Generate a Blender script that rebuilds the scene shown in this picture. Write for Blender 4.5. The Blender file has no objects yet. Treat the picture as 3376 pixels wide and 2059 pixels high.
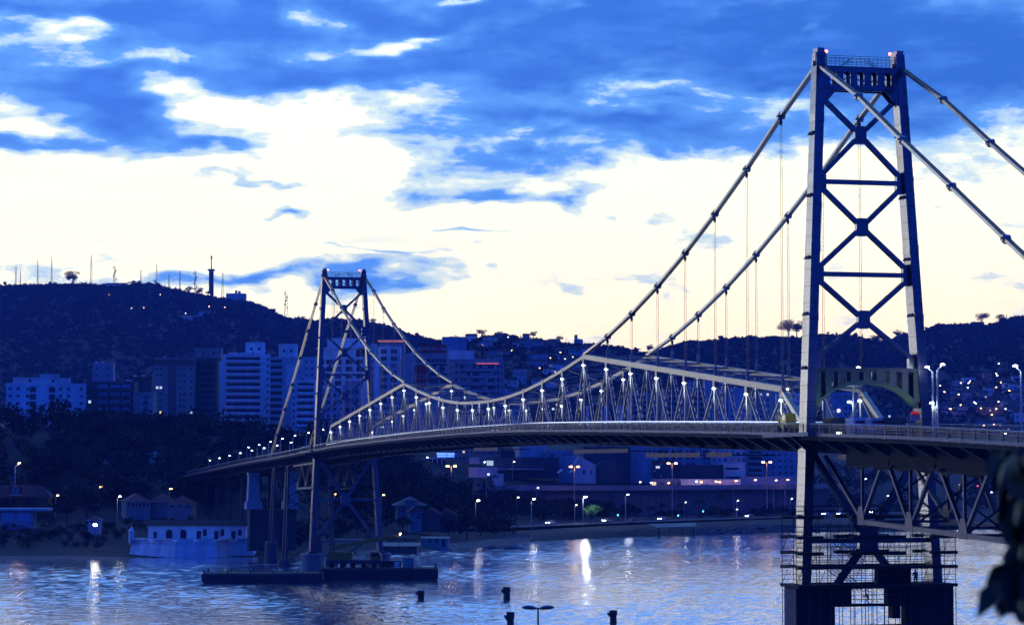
import bpy, math, random
from mathutils import Vector, Matrix
import numpy as np
random.seed(7); rng = np.random.default_rng(7)
sc = bpy.context.scene
COL = sc.collection
R = math.radians

# ------------------------------------------------------------------ camera
FPX, PITCH, HC = 8296.7, .0599, 27.2104          # focal length in photo pixels, pitch, eye height above the water
cam_d = bpy.data.cameras.new('camera'); cam = bpy.data.objects.new('camera', cam_d); COL.objects.link(cam)
cam.location = (0, 0, HC); cam.rotation_euler = (math.pi / 2 + PITCH, 0, 0)
cam_d.sensor_width = 36; cam_d.lens = 36 * FPX / 3376
cam_d.clip_start = .5; cam_d.clip_end = 30000
cam_d.dof.use_dof = True; cam_d.dof.focus_distance = 420; cam_d.dof.aperture_fstop = 2.4
sc.camera = cam

# ------------------------------------------------------------------ sky, sun, exposure
SUN_AZ, SUN_EL = R(-38), R(4)                    # afterglow to the left, just over the hills
wd = bpy.data.worlds.new('World'); sc.world = wd; wd.use_nodes = True
nt = wd.node_tree; nt.nodes.clear()
def N(t, **k):
    n = nt.nodes.new(t)
    for a, b in k.items(): setattr(n, a, b)
    return n
def LK(a, b): nt.links.new(a, b)
def val(x):
    n = N('ShaderNodeValue'); n.outputs[0].default_value = x; return n.outputs[0]
def mth(op, a, b=None, c=None, clamp=False):
    n = N('ShaderNodeMath', operation=op, use_clamp=clamp)
    for i, s in enumerate((a, b, c)):
        if s is None: continue
        if isinstance(s, (int, float)): n.inputs[i].default_value = s
        else: LK(s, n.inputs[i])
    return n.outputs[0]
def mixc(f, a, b):
    n = N('ShaderNodeMix', data_type='RGBA')
    for i, s in ((0, f), (6, a), (7, b)):
        if isinstance(s, (int, float)): n.inputs[i].default_value = s
        elif isinstance(s, tuple): n.inputs[i].default_value = (*s, 1)
        else: LK(s, n.inputs[i])
    return n.outputs[2]
def sstep(x, lo, hi):
    n = N('ShaderNodeMapRange', interpolation_type='SMOOTHSTEP')
    LK(x, n.inputs[0]); n.inputs[1].default_value = lo; n.inputs[2].default_value = hi
    return n.outputs[0]
tc = N('ShaderNodeTexCoord'); sep = N('ShaderNodeSeparateXYZ'); LK(tc.outputs['Generated'], sep.inputs[0])
dx, dy, dz = sep.outputs
el = mth('MULTIPLY', mth('ARCSINE', dz), 180 / math.pi)
az = mth('MULTIPLY', mth('ARCTAN2', dx, dy), 180 / math.pi)
K = 180 / math.pi / FPX
def noise(sx, sy, sz, detail, rough, off=0., dist=0.):
    c = N('ShaderNodeCombineXYZ')
    LK(mth('MULTIPLY_ADD', dx, sx, off), c.inputs[0]); LK(mth('MULTIPLY_ADD', dy, sy, off), c.inputs[1]); LK(mth('MULTIPLY_ADD', dz, sz, off), c.inputs[2])
    n = N('ShaderNodeTexNoise'); n.inputs['Scale'].default_value = 1; n.inputs['Detail'].default_value = detail
    n.inputs['Roughness'].default_value = rough; n.inputs['Distortion'].default_value = dist
    LK(c.outputs[0], n.inputs['Vector']); return n.outputs[0]
n1 = noise(21, 21, 62, 8, .67, 3.7, .25)
n2 = noise(7, 7, 26, 4, .5, 9.1)
azw = mth('MULTIPLY_ADD', mth('SUBTRACT', noise(16, 16, 40, 3, .55, 21.), .5), 5.5, az); elw = mth('MULTIPLY_ADD', mth('SUBTRACT', noise(16, 16, 40, 3, .55, 33.), .5), 2.4, el)
# the cloud deck: where it is thick, where it opens (azimuth and elevation of each bank, in photo pixels)
cov = mth('ADD', mth('MULTIPLY', sstep(el, 6.3, 9.4), .54), -.29)
BLOBS = [(1950, 170, 1150, 130, .34), (3150, 300, 620, 150, .5), (500, 55, 620, 45, .34), (2600, 60, 900, 90, .25),
         (330, 400, 230, 105, .6), (90, 520, 150, 22, .42), (640, 500, 130, 26, .40), (1000, 250, 420, 34, .30), (150, 300, 230, 60, .2),
         (1700, 640, 290, 34, .55), (1640, 545, 330, 48, .34), (2050, 395, 480, 38, .46), (2250, 470, 420, 40, .46),
         (1000, 925, 640, 36, .62), (1340, 862, 250, 9, .34), (980, 718, 85, 11, .42), (1540, 767, 105, 12, .42), (740, 745, 50, 8, .34),
         (760, 612, 260, 9, .26), (1750, 500, 260, 20, .2),
         (240, 108, 165, 30, -.62), (1230, 118, 150, 26, -.62), (1885, 22, 70, 40, -.6), (700, 345, 230, 40, -.5), (1100, 355, 300, 34, -.3), (520, 205, 180, 30, -.3),
         (2150, 290, 190, 34, -.25), (60, 465, 150, 20, -.25), (2570, 330, 120, 30, -.2), (2740, 110, 40, 25, -.25), (1500, 0, 200, 16, -.4)]
for px, py, rx, ry, a in BLOBS:
    ex = mth('MULTIPLY_ADD', azw, 1 / (rx * K), -(px - 1688) / rx)
    ey = mth('MULTIPLY_ADD', elw, 1 / (ry * K), -(1527 - py) / ry)
    r2 = mth('ADD', mth('MULTIPLY', ex, ex), mth('MULTIPLY', ey, ey))
    g = mth('EXPONENT', mth('MULTIPLY', r2, -.75))
    cov = mth('MULTIPLY_ADD', g, a, cov)
dens = mth('ADD', mth('ADD', mth('MULTIPLY', mth('SUBTRACT', n1, .5), 1.5), mth('MULTIPLY', mth('SUBTRACT', n2, .5), .4)), cov)
mask = sstep(dens, -.17, .24)
thick = sstep(dens, .02, .66)
# clear part of the sky: the low sun's afterglow (Nishita), washed with thin high veil
sky = N('ShaderNodeTexSky'); sky.sky_type = 'NISHITA'; sky.sun_disc = False
sky.sun_elevation = SUN_EL; sky.sun_rotation = SUN_AZ; sky.air_density = 1.0; sky.dust_density = 2.0; sky.ozone_density = 2.0
skyc = N('ShaderNodeVectorMath', operation='SCALE'); LK(sky.outputs[0], skyc.inputs[0]); skyc.inputs['Scale'].default_value = .10
fwd = sstep(mth('MULTIPLY_ADD', dx, -.35, dy), -.35, .85)          # towards the afterglow
low = mixc(sstep(az, -10, 4), (1.92, 1.80, 1.30), (1.88, 1.50, .96))
glow = mixc(sstep(el, 1.8, 5.8), low, (1.95, 1.84, 1.26))
glow = mixc(sstep(el, 9, 30), glow, (.25, .45, 1.0))
veil = mixc(fwd, (.006, .085, .95), glow)
clear = mixc(.88, skyc.outputs[0], veil)
cl_lit = mixc(thick, (.19, .54, 1.24), mixc(sstep(az, -6, 9), (.066, .245, .92), (.044, .200, .76)))
cl_dim = mixc(thick, (.006, .085, .92), (.005, .068, .80))
cl_lit = mixc(mth('MULTIPLY', sstep(noise(26, 26, 95, 5, .6, 71.), .46, .74), .5), cl_lit, (.12, .38, 1.16))
cloud = mixc(fwd, cl_dim, cl_lit)
rim = mth('MULTIPLY', mth('MULTIPLY', mask, mth('SUBTRACT', 1., mask)), 2.2)
wisp = mth('MULTIPLY', sstep(noise(11, 11, 110, 6, .6, 51.), .53, .70), mth('MULTIPLY', sstep(el, 2.5, 5.), .32))
clear = mixc(mth('MULTIPLY', wisp, fwd), clear, (.50, .74, 1.0))
final = mixc(mask, clear, cloud)
final = mixc(mth('MULTIPLY', rim, fwd), final, (.62, .93, 1.0))
bg = N('ShaderNodeBackground'); bg.inputs[1].default_value = 1.0; LK(final, bg.inputs[0])
wo = N('ShaderNodeOutputWorld'); LK(bg.outputs[0], wo.inputs[0])
wd.cycles.sampling_method = 'MANUAL'; wd.cycles.sample_map_resolution = 1024
sl = bpy.data.lights.new('sun', 'SUN'); sl.energy = .16; sl.angle = R(14); sl.color = (.94, .97, 1)
sun = bpy.data.objects.new('sun', sl); COL.objects.link(sun)
sd = Vector((math.sin(SUN_AZ) * math.cos(SUN_EL), math.cos(SUN_AZ) * math.cos(SUN_EL), math.sin(SUN_EL)))
sun.rotation_euler = (-sd).to_track_quat('-Z', 'Y').to_euler()
vs = sc.view_settings; vs.view_transform = 'Standard'; vs.look = 'None'; vs.exposure = 0; vs.gamma = 1; vs.use_curve_mapping = False
sc.cycles.use_denoising = True; sc.cycles.sample_clamp_indirect = 4.0; sc.cycles.max_bounces = 4; sc.cycles.adaptive_threshold = .035
sc.cycles.diffuse_bounces = 2; sc.cycles.glossy_bounces = 3; sc.cycles.transmission_bounces = 2; sc.cycles.volume_bounces = 0
sc.cycles.caustics_reflective = False; sc.cycles.caustics_refractive = False

# ------------------------------------------------------------------ helpers
def ray(px, py):
    u = (px - 1688) / FPX; v = -(py - 1029.5) / FPX; c, s = math.cos(PITCH), math.sin(PITCH)
    return u, c - v * s, s + v * c
def at(px, py, Y):                               # world point at depth Y seen at photo pixel px, py
    a, b, c = ray(px, py); k = Y / b
    return Vector((a * k, Y, HC + c * k))
def atz(px, py, z):
    a, b, c = ray(px, py); k = (z - HC) / c
    return Vector((a * k, b * k, z))
class MB:
    def __init__(s): s.v, s.f, s.m = [], [], []
    def add(s, vs_, fs, mi=0):
        o = len(s.v); s.v.extend([tuple(p) for p in vs_]); s.f.extend([tuple(o + i for i in f) for f in fs]); s.m.extend([mi] * len(fs)); return s
    BF = [(0, 1, 3, 2), (4, 6, 7, 5), (0, 4, 5, 1), (2, 3, 7, 6), (0, 2, 6, 4), (1, 5, 7, 3)]
    def box(s, c, d, rz=0, mi=0):
        co, si = math.cos(rz), math.sin(rz); P = []
        for x in (-.5, .5):
            for y in (-.5, .5):
                for z in (-.5, .5):
                    a, b = x * d[0], y * d[1]
                    P.append((c[0] + a * co - b * si, c[1] + a * si + b * co, c[2] + z * d[2]))
        return s.add(P, MB.BF, mi)
    def bb(s, x0, x1, y0, y1, z0, z1, mi=0):
        return s.box(((x0 + x1) / 2, (y0 + y1) / 2, (z0 + z1) / 2), (x1 - x0, y1 - y0, z1 - z0), 0, mi)
    def bar(s, p, q, w, h, mi=0, side=None, w2=None, h2=None):      # beam: w across (along side), h the other way
        p, q = Vector(p), Vector(q); d = (q - p).normalized()
        sd_ = Vector(side) if side is not None else d.cross(Vector((0, 0, 1)))
        if sd_.length < 1e-4: sd_ = Vector((1, 0, 0))
        sd_ = (sd_ - d * sd_.dot(d)).normalized(); up = sd_.cross(d)
        w2 = w if w2 is None else w2; h2 = h if h2 is None else h2; P = []
        for e, ww, hh in ((p, w, h), (q, w2, h2)):
            for a in (-.5, .5):
                for b in (-.5, .5): P.append(e + sd_ * a * ww + up * b * hh)
        return s.add(P, MB.BF, mi)
    def tube(s, p, q, r, r2=None, n=6, mi=0):
        p, q = Vector(p), Vector(q); d = (q - p).normalized(); r2 = r if r2 is None else r2
        a = d.orthogonal().normalized(); b = d.cross(a); P = []
        for e, rr in ((p, r), (q, r2)):
            for i in range(n):
                t = 2 * math.pi * i / n; P.append(e + (a * math.cos(t) + b * math.sin(t)) * rr)
        F = [(i, (i + 1) % n, n + (i + 1) % n, n + i) for i in range(n)] + [tuple(range(n))[::-1], tuple(range(n, 2 * n))]
        return s.add(P, F, mi)
    def prism(s, poly, d0, d1, fn, mi=0):        # polygon (a,b) swept from d0 to d1; fn(a,b,d) gives xyz
        n = len(poly); P = [fn(a, b, d0) for a, b in poly] + [fn(a, b, d1) for a, b in poly]
        F = [(i, (i + 1) % n, n + (i + 1) % n, n + i) for i in range(n)] + [tuple(range(n))[::-1], tuple(range(n, 2 * n))]
        return s.add(P, F, mi)
    def ball(s, c, r, n=8, m=5, sz=1., mi=0):
        P, F = [], []
        for j in range(m + 1):
            ph = math.pi * j / m
            for i in range(n):
                t = 2 * math.pi * i / n; P.append((c[0] + r * math.sin(ph) * math.cos(t), c[1] + r * math.sin(ph) * math.sin(t), c[2] + r * sz * math.cos(ph)))
        for j in range(m):
            for i in range(n): F.append((j * n + i, (j + 1) * n + i, (j + 1) * n + (i + 1) % n, j * n + (i + 1) % n))
        return s.add(P, F, mi)
    def lathe(s, prof, c=(0, 0, 0), n=12, mi=0):
        P = [(c[0] + r * math.cos(2 * math.pi * i / n), c[1] + r * math.sin(2 * math.pi * i / n), c[2] + z) for r, z in prof for i in range(n)]
        F = [(j * n + i, j * n + (i + 1) % n, (j + 1) * n + (i + 1) % n, (j + 1) * n + i) for j in range(len(prof) - 1) for i in range(n)]
        F += [tuple(range(n))[::-1], tuple(range((len(prof) - 1) * n, len(prof) * n))]
        return s.add(P, F, mi)
    def mesh(s, name, mats, smooth=False):
        me = bpy.data.meshes.new(name); me.from_pydata(s.v, [], s.f)
        for m in (mats if isinstance(mats, (list, tuple)) else [mats]): me.materials.append(m)
        if len(me.materials) > 1: me.polygons.foreach_set('material_index', s.m)
        if smooth: me.polygons.foreach_set('use_smooth', [True] * len(me.polygons))
        me.update(); return me
    def build(s, name, mats, parent=None, loc=None, smooth=False):
        return inst(name, s.mesh(name, mats, smooth), parent, loc)
def inst(name, me, parent=None, loc=None, rot=None, scale=None):
    o = bpy.data.objects.new(name, me); COL.objects.link(o)
    if parent is not None: o.parent = parent
    if loc is not None: o.location = loc
    if rot is not None: o.rotation_euler = rot
    if scale is not None: o.scale = scale
    return o
def tag(o, label=None, cat=None, group=None, kind=None):
    if label: o['label'] = label
    if cat: o['category'] = cat
    if group: o['group'] = group
    if kind: o['kind'] = kind
    return o
def empty(name, loc=(0, 0, 0), rz=0, parent=None):
    o = inst(name, None, parent, loc, (0, 0, rz)); o.empty_display_size = .5; return o
def copy_tree(o, parent=None):
    c = o.copy(); COL.objects.link(c); c.parent = parent
    for ch in [k for k in CH.get(o.name, o.children)]: copy_tree(ch, c)
    return c
CH = {}
MATS = {}
def mat(name, col, rough=.7, metal=0., var=.18, scale=.8, bump=0., emit=None, estr=0., spec=None, streak=False):
    if name in MATS: return MATS[name]
    m = bpy.data.materials.new(name); m.use_nodes = True; t = m.node_tree; b = t.nodes['Principled BSDF']
    b.inputs['Roughness'].default_value = rough; b.inputs['Metallic'].default_value = metal
    if spec is not None: b.inputs['Specular IOR Level'].default_value = spec
    b.inputs['Base Color'].default_value = (*col, 1)
    if emit:
        b.inputs['Emission Color'].default_value = (*emit, 1); b.inputs['Emission Strength'].default_value = estr
    if var or bump:
        c = t.nodes.new('ShaderNodeTexCoord'); n = t.nodes.new('ShaderNodeTexNoise'); n.inputs['Scale'].default_value = scale
        n.inputs['Detail'].default_value = 6; n.inputs['Roughness'].default_value = .65
        if streak:
            mp = t.nodes.new('ShaderNodeMapping'); mp.inputs['Scale'].default_value = (1, 1, .15)
            t.links.new(c.outputs['Object'], mp.inputs[0]); t.links.new(mp.outputs[0], n.inputs['Vector'])
        else: t.links.new(c.outputs['Object'], n.inputs['Vector'])
        if var:
            r = t.nodes.new('ShaderNodeMapRange'); r.inputs[1].default_value = .3; r.inputs[2].default_value = .7
            r.inputs[3].default_value = 1 - var; r.inputs[4].default_value = 1 + var; t.links.new(n.outputs[0], r.inputs[0])
            v = t.nodes.new('ShaderNodeVectorMath'); v.operation = 'SCALE'; v.inputs[0].default_value = col
            t.links.new(r.outputs[0], v.inputs['Scale']); t.links.new(v.outputs[0], b.inputs['Base Color'])
        if bump:
            bp = t.nodes.new('ShaderNodeBump'); bp.inputs['Strength'].default_value = bump; bp.inputs['Distance'].default_value = .1
            t.links.new(n.outputs[0], bp.inputs['Height']); t.links.new(bp.outputs[0], b.inputs['Normal'])
    MATS[name] = m; return m
def lamp_mat(name, col, s): return mat(name, (.8, .8, .8), .5, var=0, emit=col, estr=s)
def point(parent, loc, col, power, r=.3, kind='POINT', spot=None, aim=None):
    l = bpy.data.lights.new('lamp_light', kind); l.energy = power * (.18 if kind == 'POINT' else 1.3); l.color = col; l.shadow_soft_size = r
    o = bpy.data.objects.new('lamp_light', l); COL.objects.link(o); o.parent = parent; o.location = loc
    if spot: l.spot_size = spot; l.spot_blend = .6
    if aim is not None: o.rotation_euler = Vector(aim).to_track_quat('-Z', 'Y').to_euler()
    return o

STEEL = mat('tower_paint', (.115, .125, .16), .26, .95, .25, .6, streak=True)
_t = STEEL.node_tree; _b = _t.nodes['Principled BSDF']; _c = _t.nodes.new('ShaderNodeTexCoord'); _s = _t.nodes.new('ShaderNodeSeparateXYZ'); _t.links.new(_c.outputs['Object'], _s.inputs[0])
_prev = _b.inputs['Base Color'].links[0].from_socket
for _per, _th, _amt in ((1.9, .06, .45), (.47, .10, .78)):                # plate joints and rivet rows across the shafts
    _m = _t.nodes.new('ShaderNodeMath'); _m.operation = 'DIVIDE'; _m.inputs[1].default_value = _per; _t.links.new(_s.outputs[2], _m.inputs[0])
    _f = _t.nodes.new('ShaderNodeMath'); _f.operation = 'FRACT'; _t.links.new(_m.outputs[0], _f.inputs[0])
    _l = _t.nodes.new('ShaderNodeMath'); _l.operation = 'LESS_THAN'; _l.inputs[1].default_value = _th; _t.links.new(_f.outputs[0], _l.inputs[0])
    _r = _t.nodes.new('ShaderNodeMapRange'); _r.inputs[3].default_value = 1; _r.inputs[4].default_value = _amt; _t.links.new(_l.outputs[0], _r.inputs[0])
    _v = _t.nodes.new('ShaderNodeVectorMath'); _v.operation = 'SCALE'; _t.links.new(_prev, _v.inputs[0]); _t.links.new(_r.outputs[0], _v.inputs['Scale']); _prev = _v.outputs[0]
_t.links.new(_prev, _b.inputs['Base Color'])
SILVER = mat('silver_paint', (.185, .20, .235), .34, .9, .2, 1.2)
TRUSSP = mat('truss_paint', (.17, .19, .235), .42, .45, .2, 1.0)
DARKST = mat('dark_steel', (.06, .06, .075), .6, .3, .2, 1.5)
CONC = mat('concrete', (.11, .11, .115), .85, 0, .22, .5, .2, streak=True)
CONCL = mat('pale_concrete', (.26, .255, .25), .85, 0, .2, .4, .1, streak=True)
FASC = mat('walkway_fascia', (.06, .088, .16), .55, .15, .12, .8)
ASPH = mat('asphalt', (.05, .05, .055), .9, 0, .2, .3)
GALV = mat('galvanised_steel', (.075, .085, .11), .45, .5, .1, 2.)
TARP = mat('dark_tarp', (.012, .012, .016), .9, 0, .25, .7, .3)
PLANK = mat('scaffold_plank', (.035, .025, .022), .85, 0, .25, 2.)
TUBE = mat('scaffold_tube', (.03, .03, .035), .6, .2, .1, 3.)
LEDW = lamp_mat('led_white', (.92, 1., .98), 5.); POSTGL = lamp_mat('post_glow', (.80, .95, 1.), .7)
LEDS = lamp_mat('led_strip', (.55, .78, 1.), .6)
REDL = lamp_mat('red_beacon', (1, .10, .04), 14.)
WHITEL = lamp_mat('white_lamp', (1., .97, .95), 26.)
COOLL = lamp_mat('cool_lamp', (.9, .98, 1.), 14.)
ORANGEL = lamp_mat('sodium_lamp', (1, .45, .10), 26.)
AMBERL = lamp_mat('amber_lamp', (1, .62, .22), 14.)
# ================================================================== water, land, hills
def water_mat():
    m = bpy.data.materials.new('sea_water'); m.use_nodes = True; t = m.node_tree; b = t.nodes['Principled BSDF']
    b.inputs['Base Color'].default_value = (.92, .93, .96, 1); b.inputs['Metallic'].default_value = .92; b.inputs['Roughness'].default_value = .10; b.inputs['IOR'].default_value = 1.333; b.inputs['Specular IOR Level'].default_value = .8
    c = t.nodes.new('ShaderNodeTexCoord'); mp = t.nodes.new('ShaderNodeMapping'); mp.inputs['Scale'].default_value = (1, .6, 1); n = t.nodes.new('ShaderNodeTexNoise'); n.inputs['Scale'].default_value = 1.1; n.inputs['Detail'].default_value = 3
    t.links.new(c.outputs['Object'], mp.inputs[0]); t.links.new(mp.outputs[0], n.inputs['Vector'])
    bp = t.nodes.new('ShaderNodeBump'); bp.inputs['Strength'].default_value = 1.0; bp.inputs['Distance'].default_value = .10
    t.links.new(n.outputs[0], bp.inputs['Height']); t.links.new(bp.outputs[0], b.inputs['Normal'])
    return m
# the open water in view is real wave relief: rows get coarser with distance
NXW, NYW = 760, 900
pyv = np.linspace(2110, 1722, NYW); Yv = HC * FPX / (pyv - 1527.0); pxv = np.linspace(-420, 3800, NXW)
YY = np.repeat(Yv[:, None], NXW, 1); XX = (pxv[None, :] - 1688) / FPX * YY
cell = np.abs(np.gradient(Yv))[:, None]
ZZ = np.zeros_like(YY); wr = np.random.default_rng(11); NC = 70
patch = .82 + .48 * (np.sin(XX * .021 + YY * .013 + 1.) * np.sin(YY * .031 - XX * .009) + .5 * np.sin(XX * .06 + YY * .045))
for lam in np.exp(wr.uniform(math.log(.95), math.log(8), NC)):
    th_ = wr.normal(-1.15, .75); kx, ky = math.cos(th_) * 2 * math.pi / lam, math.sin(th_) * 2 * math.pi / lam
    amp = .086 * math.sqrt(2 / NC) * lam / (2 * math.pi) * np.clip(lam / (3.2 * cell) - .35, 0, 1)
    ZZ += amp * np.sin(kx * XX + ky * YY + wr.uniform(0, 6.28))
ZZ *= np.clip(patch, .3, 1.4)
V = np.stack([XX, YY, ZZ], -1).reshape(-1, 3).astype(np.float32)
a_ = (np.arange(NYW - 1)[:, None] * NXW + np.arange(NXW - 1)[None, :]).ravel(); Q = np.stack([a_, a_ + 1, a_ + NXW + 1, a_ + NXW], 1).astype(np.int32)
me = bpy.data.meshes.new('water'); me.vertices.add(len(V)); me.vertices.foreach_set('co', V.ravel()); me.loops.add(Q.size); me.loops.foreach_set('vertex_index', Q.ravel()); me.polygons.add(len(Q)); me.polygons.foreach_set('loop_start', np.arange(0, Q.size, 4)); me.polygons.foreach_set('use_smooth', np.ones(len(Q), bool)); me.update(calc_edges=True); WM = water_mat(); me.materials.append(WM)
tag(inst('water', me), 'calm bay water with small ripples mirroring the sky', kind='structure')
g = MB(); g.add([(-6000, 60, -.9), (6000, 60, -.9), (6000, 4500, -.9), (-6000, 4500, -.9)], [(0, 1, 2, 3)])
tag(g.build('outer_water', WM), 'bay water beyond the rippled reach', kind='structure')

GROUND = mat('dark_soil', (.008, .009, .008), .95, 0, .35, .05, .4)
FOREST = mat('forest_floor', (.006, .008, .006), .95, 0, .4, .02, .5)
SAND = mat('wet_sand', (.07, .055, .06), .8, 0, .2, .2)
# heights along sight columns: (distance, height) pairs
COLS = [(-500, [(690, -3), (722, 0), (738, 1.2), (765, 3.5), (800, 6.5), (835, 8), (870, 14), (950, 36), (1010, 42), (1100, 43), (1400, 42), (1900, 60), (2600, 90)]),
        (250, [(690, -3), (722, 0), (738, 1.2), (765, 3.5), (800, 6.5), (835, 8), (870, 14), (950, 36), (1010, 42), (1100, 43), (1400, 42), (1900, 60), (2600, 90)]),
        (600, [(690, -3), (732, 0), (745, .8), (765, 4.5), (800, 8.0), (850, 10), (900, 19), (980, 37), (1050, 42), (1100, 42), (1400, 42), (1900, 60), (2600, 90)]),
        (1000, [(700, -3), (742, 0), (756, 1), (790, 2.5), (840, 6), (900, 14), (1000, 30), (1080, 38), (1150, 40), (1400, 40), (1900, 60), (2600, 90)]),
        (1350, [(720, -3), (775, 0), (788, 1), (830, 2.6), (880, 5), (960, 12), (1040, 21), (1120, 29), (1200, 33), (1400, 38), (1900, 60), (2600, 90)]),
        (1600, [(790, -3), (832, 0), (846, .8), (890, 2.2), (945, 3.0), (985, 3.4), (1050, 7), (1120, 14), (1200, 22), (1400, 32), (1900, 55), (2600, 90)]),
        (1760, [(850, -3), (885, 0), (897, 1.5), (925, 2.6), (965, 3.0), (1010, 3.4), (1075, 4.4), (1125, 12), (1180, 18), (1400, 30), (1900, 50), (2600, 90)]),
        (2050, [(900, -3), (938, 0), (946, 2.2), (968, 3.0), (1040, 3.3), (1090, 3.6), (1131, 4), (1136, 15.6), (1220, 17), (1400, 28), (1900, 50), (2600, 90)]),
        (2600, [(970, -3), (1010, 0), (1018, 2.6), (1050, 3.2), (1120, 3.5), (1165, 3.8), (1186, 4), (1190, 15.6), (1280, 17), (1450, 26), (1900, 50), (2600, 90)]),
        (3000, [(1010, -3), (1040, 0), (1048, 2.6), (1090, 3.2), (1160, 3.5), (1240, 4.), (1300, 8.), (1350, 12), (1400, 15), (1500, 22), (1900, 45), (2600, 80)]),
        (3900, [(1040, -3), (1070, 0), (1078, 2.6), (1100, 3.2), (1180, 3.5), (1260, 4), (1320, 6), (1400, 10), (1500, 14), (1650, 22), (1900, 40), (2600, 80)])]
DST = [690, 700, 715, 722, 728, 735, 742, 748, 756, 765, 777, 788, 800, 815, 832, 840, 850, 862, 880, 890, 905, 920, 938, 946, 960, 975, 990, 1010, 1018, 1030, 1040, 1050, 1070, 1090, 1110, 1131, 1136, 1150, 1165, 1186, 1190, 1210, 1240, 1270, 1300, 1350, 1400, 1500, 1650, 1900, 2200, 2600]
def gz(px, Y):
    i = max(0, min(len(COLS) - 2, sum(1 for c in COLS[1:] if c[0] <= px)))
    (p0, a), (p1, b) = COLS[i], COLS[i + 1]; t = min(max((px - p0) / (p1 - p0), 0), 1)
    # blend the distances of matching control points so that shore and walls run on between columns
    if len(a) == len(b):
        c = [((1 - t) * q[0] + t * r[0], (1 - t) * q[1] + t * r[1]) for q, r in zip(a, b)]
        return float(np.interp(Y, [q[0] for q in c], [q[1] for q in c]))
    return float((1 - t) * np.interp(Y, *zip(*a)) + t * np.interp(Y, *zip(*b)))
def pxof(x, Y): return 1688 + x / Y * FPX
def gzw(x, Y): return gz(pxof(x, Y), Y)
P, F = [], []; NP_ = 111
for j, Y in enumerate(DST):
    for i in range(NP_):
        px = -500 + 4400 * i / (NP_ - 1); P.append(((px - 1688) / FPX * Y, Y, gz(px, Y)))
for j in range(len(DST) - 1):
    for i in range(NP_ - 1): a = j * NP_ + i; F.append((a, a + 1, a + NP_ + 1, a + NP_))
g = MB(); g.add(P, F); tag(g.build('island_ground', GROUND), 'dark island ground rising behind the shore', kind='structure')
# beaches: thin sheets of sand along the waterline
def beach(name, pts_, label):
    P, F = [], []
    for px, Y0, Y1 in pts_:
        for k in range(4):
            Y = Y0 + (Y1 - Y0) * k / 3; P.append(((px - 1688) / FPX * Y, Y, max(gz(px, Y), -.35 + .12 * k) + .06))
    n = len(pts_)
    for i in range(n - 1):
        for k in range(3): a = i * 4 + k; F.append((a, a + 4, a + 5, a + 1))
    g = MB(); g.add(P, F); return tag(g.build(name, SAND), label, kind='structure')
beach('beach', [(px, 717 + (px > 500) * (px - 500) * .022, 730 + (px > 500) * (px - 500) * .022) for px in range(-300, 960, 60)], 'narrow strip of wet sand below the white fort')
beach('beach', [(1180, 752, 768), (1300, 766, 786), (1400, 782, 808), (1500, 800, 830), (1600, 826, 860), (1680, 852, 880), (1760, 880, 896)], 'pale sandy beach by the shore huts')
# near shore under the camera (falls away below the picture)
P, F = [], []
for j, (Y, z) in enumerate([(-60, 25.2), (-10, 25.4), (6, 25.2), (14, 23.5), (40, 18), (90, 12), (130, 10), (165, 9.0), (185, 5), (200, 0), (230, -4)]):
    for i in range(9): P.append((-300 + 75 * i, Y, z))
for j in range(10):
    for i in range(8): a = j * 9 + i; F.append((a, a + 1, a + 10, a + 9))
g = MB(); g.add(P, F); tag(g.build('near_shore_ground', GROUND), 'grassy bank on the near shore', kind='structure')

# hills
RIDGE_L = [(-600, 985), (-300, 962), (0, 952), (100, 947), (200, 942), (300, 942), (380, 944), (500, 943), (560, 958), (640, 977), (700, 986), (780, 990), (840, 1006), (900, 1036), (950, 1056), (1000, 1061), (1047, 1068), (1100, 1058), (1147, 1060), (1199, 1062), (1239, 1072), (1299, 1086), (1359, 1110), (1419, 1124), (1470, 1140), (1560, 1180), (1700, 1260), (1800, 1330)]
RIDGE_M = [(1250, 1200), (1350, 1160), (1455, 1131), (1559, 1119), (1679, 1111), (1749, 1117), (1822, 1125), (1874, 1137), (1927, 1138), (1984, 1143), (2065, 1155), (2122, 1168), (2200, 1200), (2300, 1270)]
RIDGE_R = [(1900, 1250), (2000, 1205), (2100, 1175), (2167, 1160), (2260, 1130), (2349, 1129), (2430, 1121), (2511, 1121), (2552, 1115), (2633, 1120), (2709, 1106), (2759, 1108), (2809, 1109), (2859, 1124), (2909, 1136), (2980, 1160), (3080, 1210), (3200, 1260)]
RIDGE_E = [(2600, 1300), (2750, 1200), (2850, 1150), (2942, 1127), (2975, 1108), (3052, 1098), (3092, 1079), (3208, 1071), (3258, 1079), (3291, 1069), (3341, 1050), (3376, 1048), (3600, 1020), (3900, 1050)]
HILLS = {}
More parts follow.
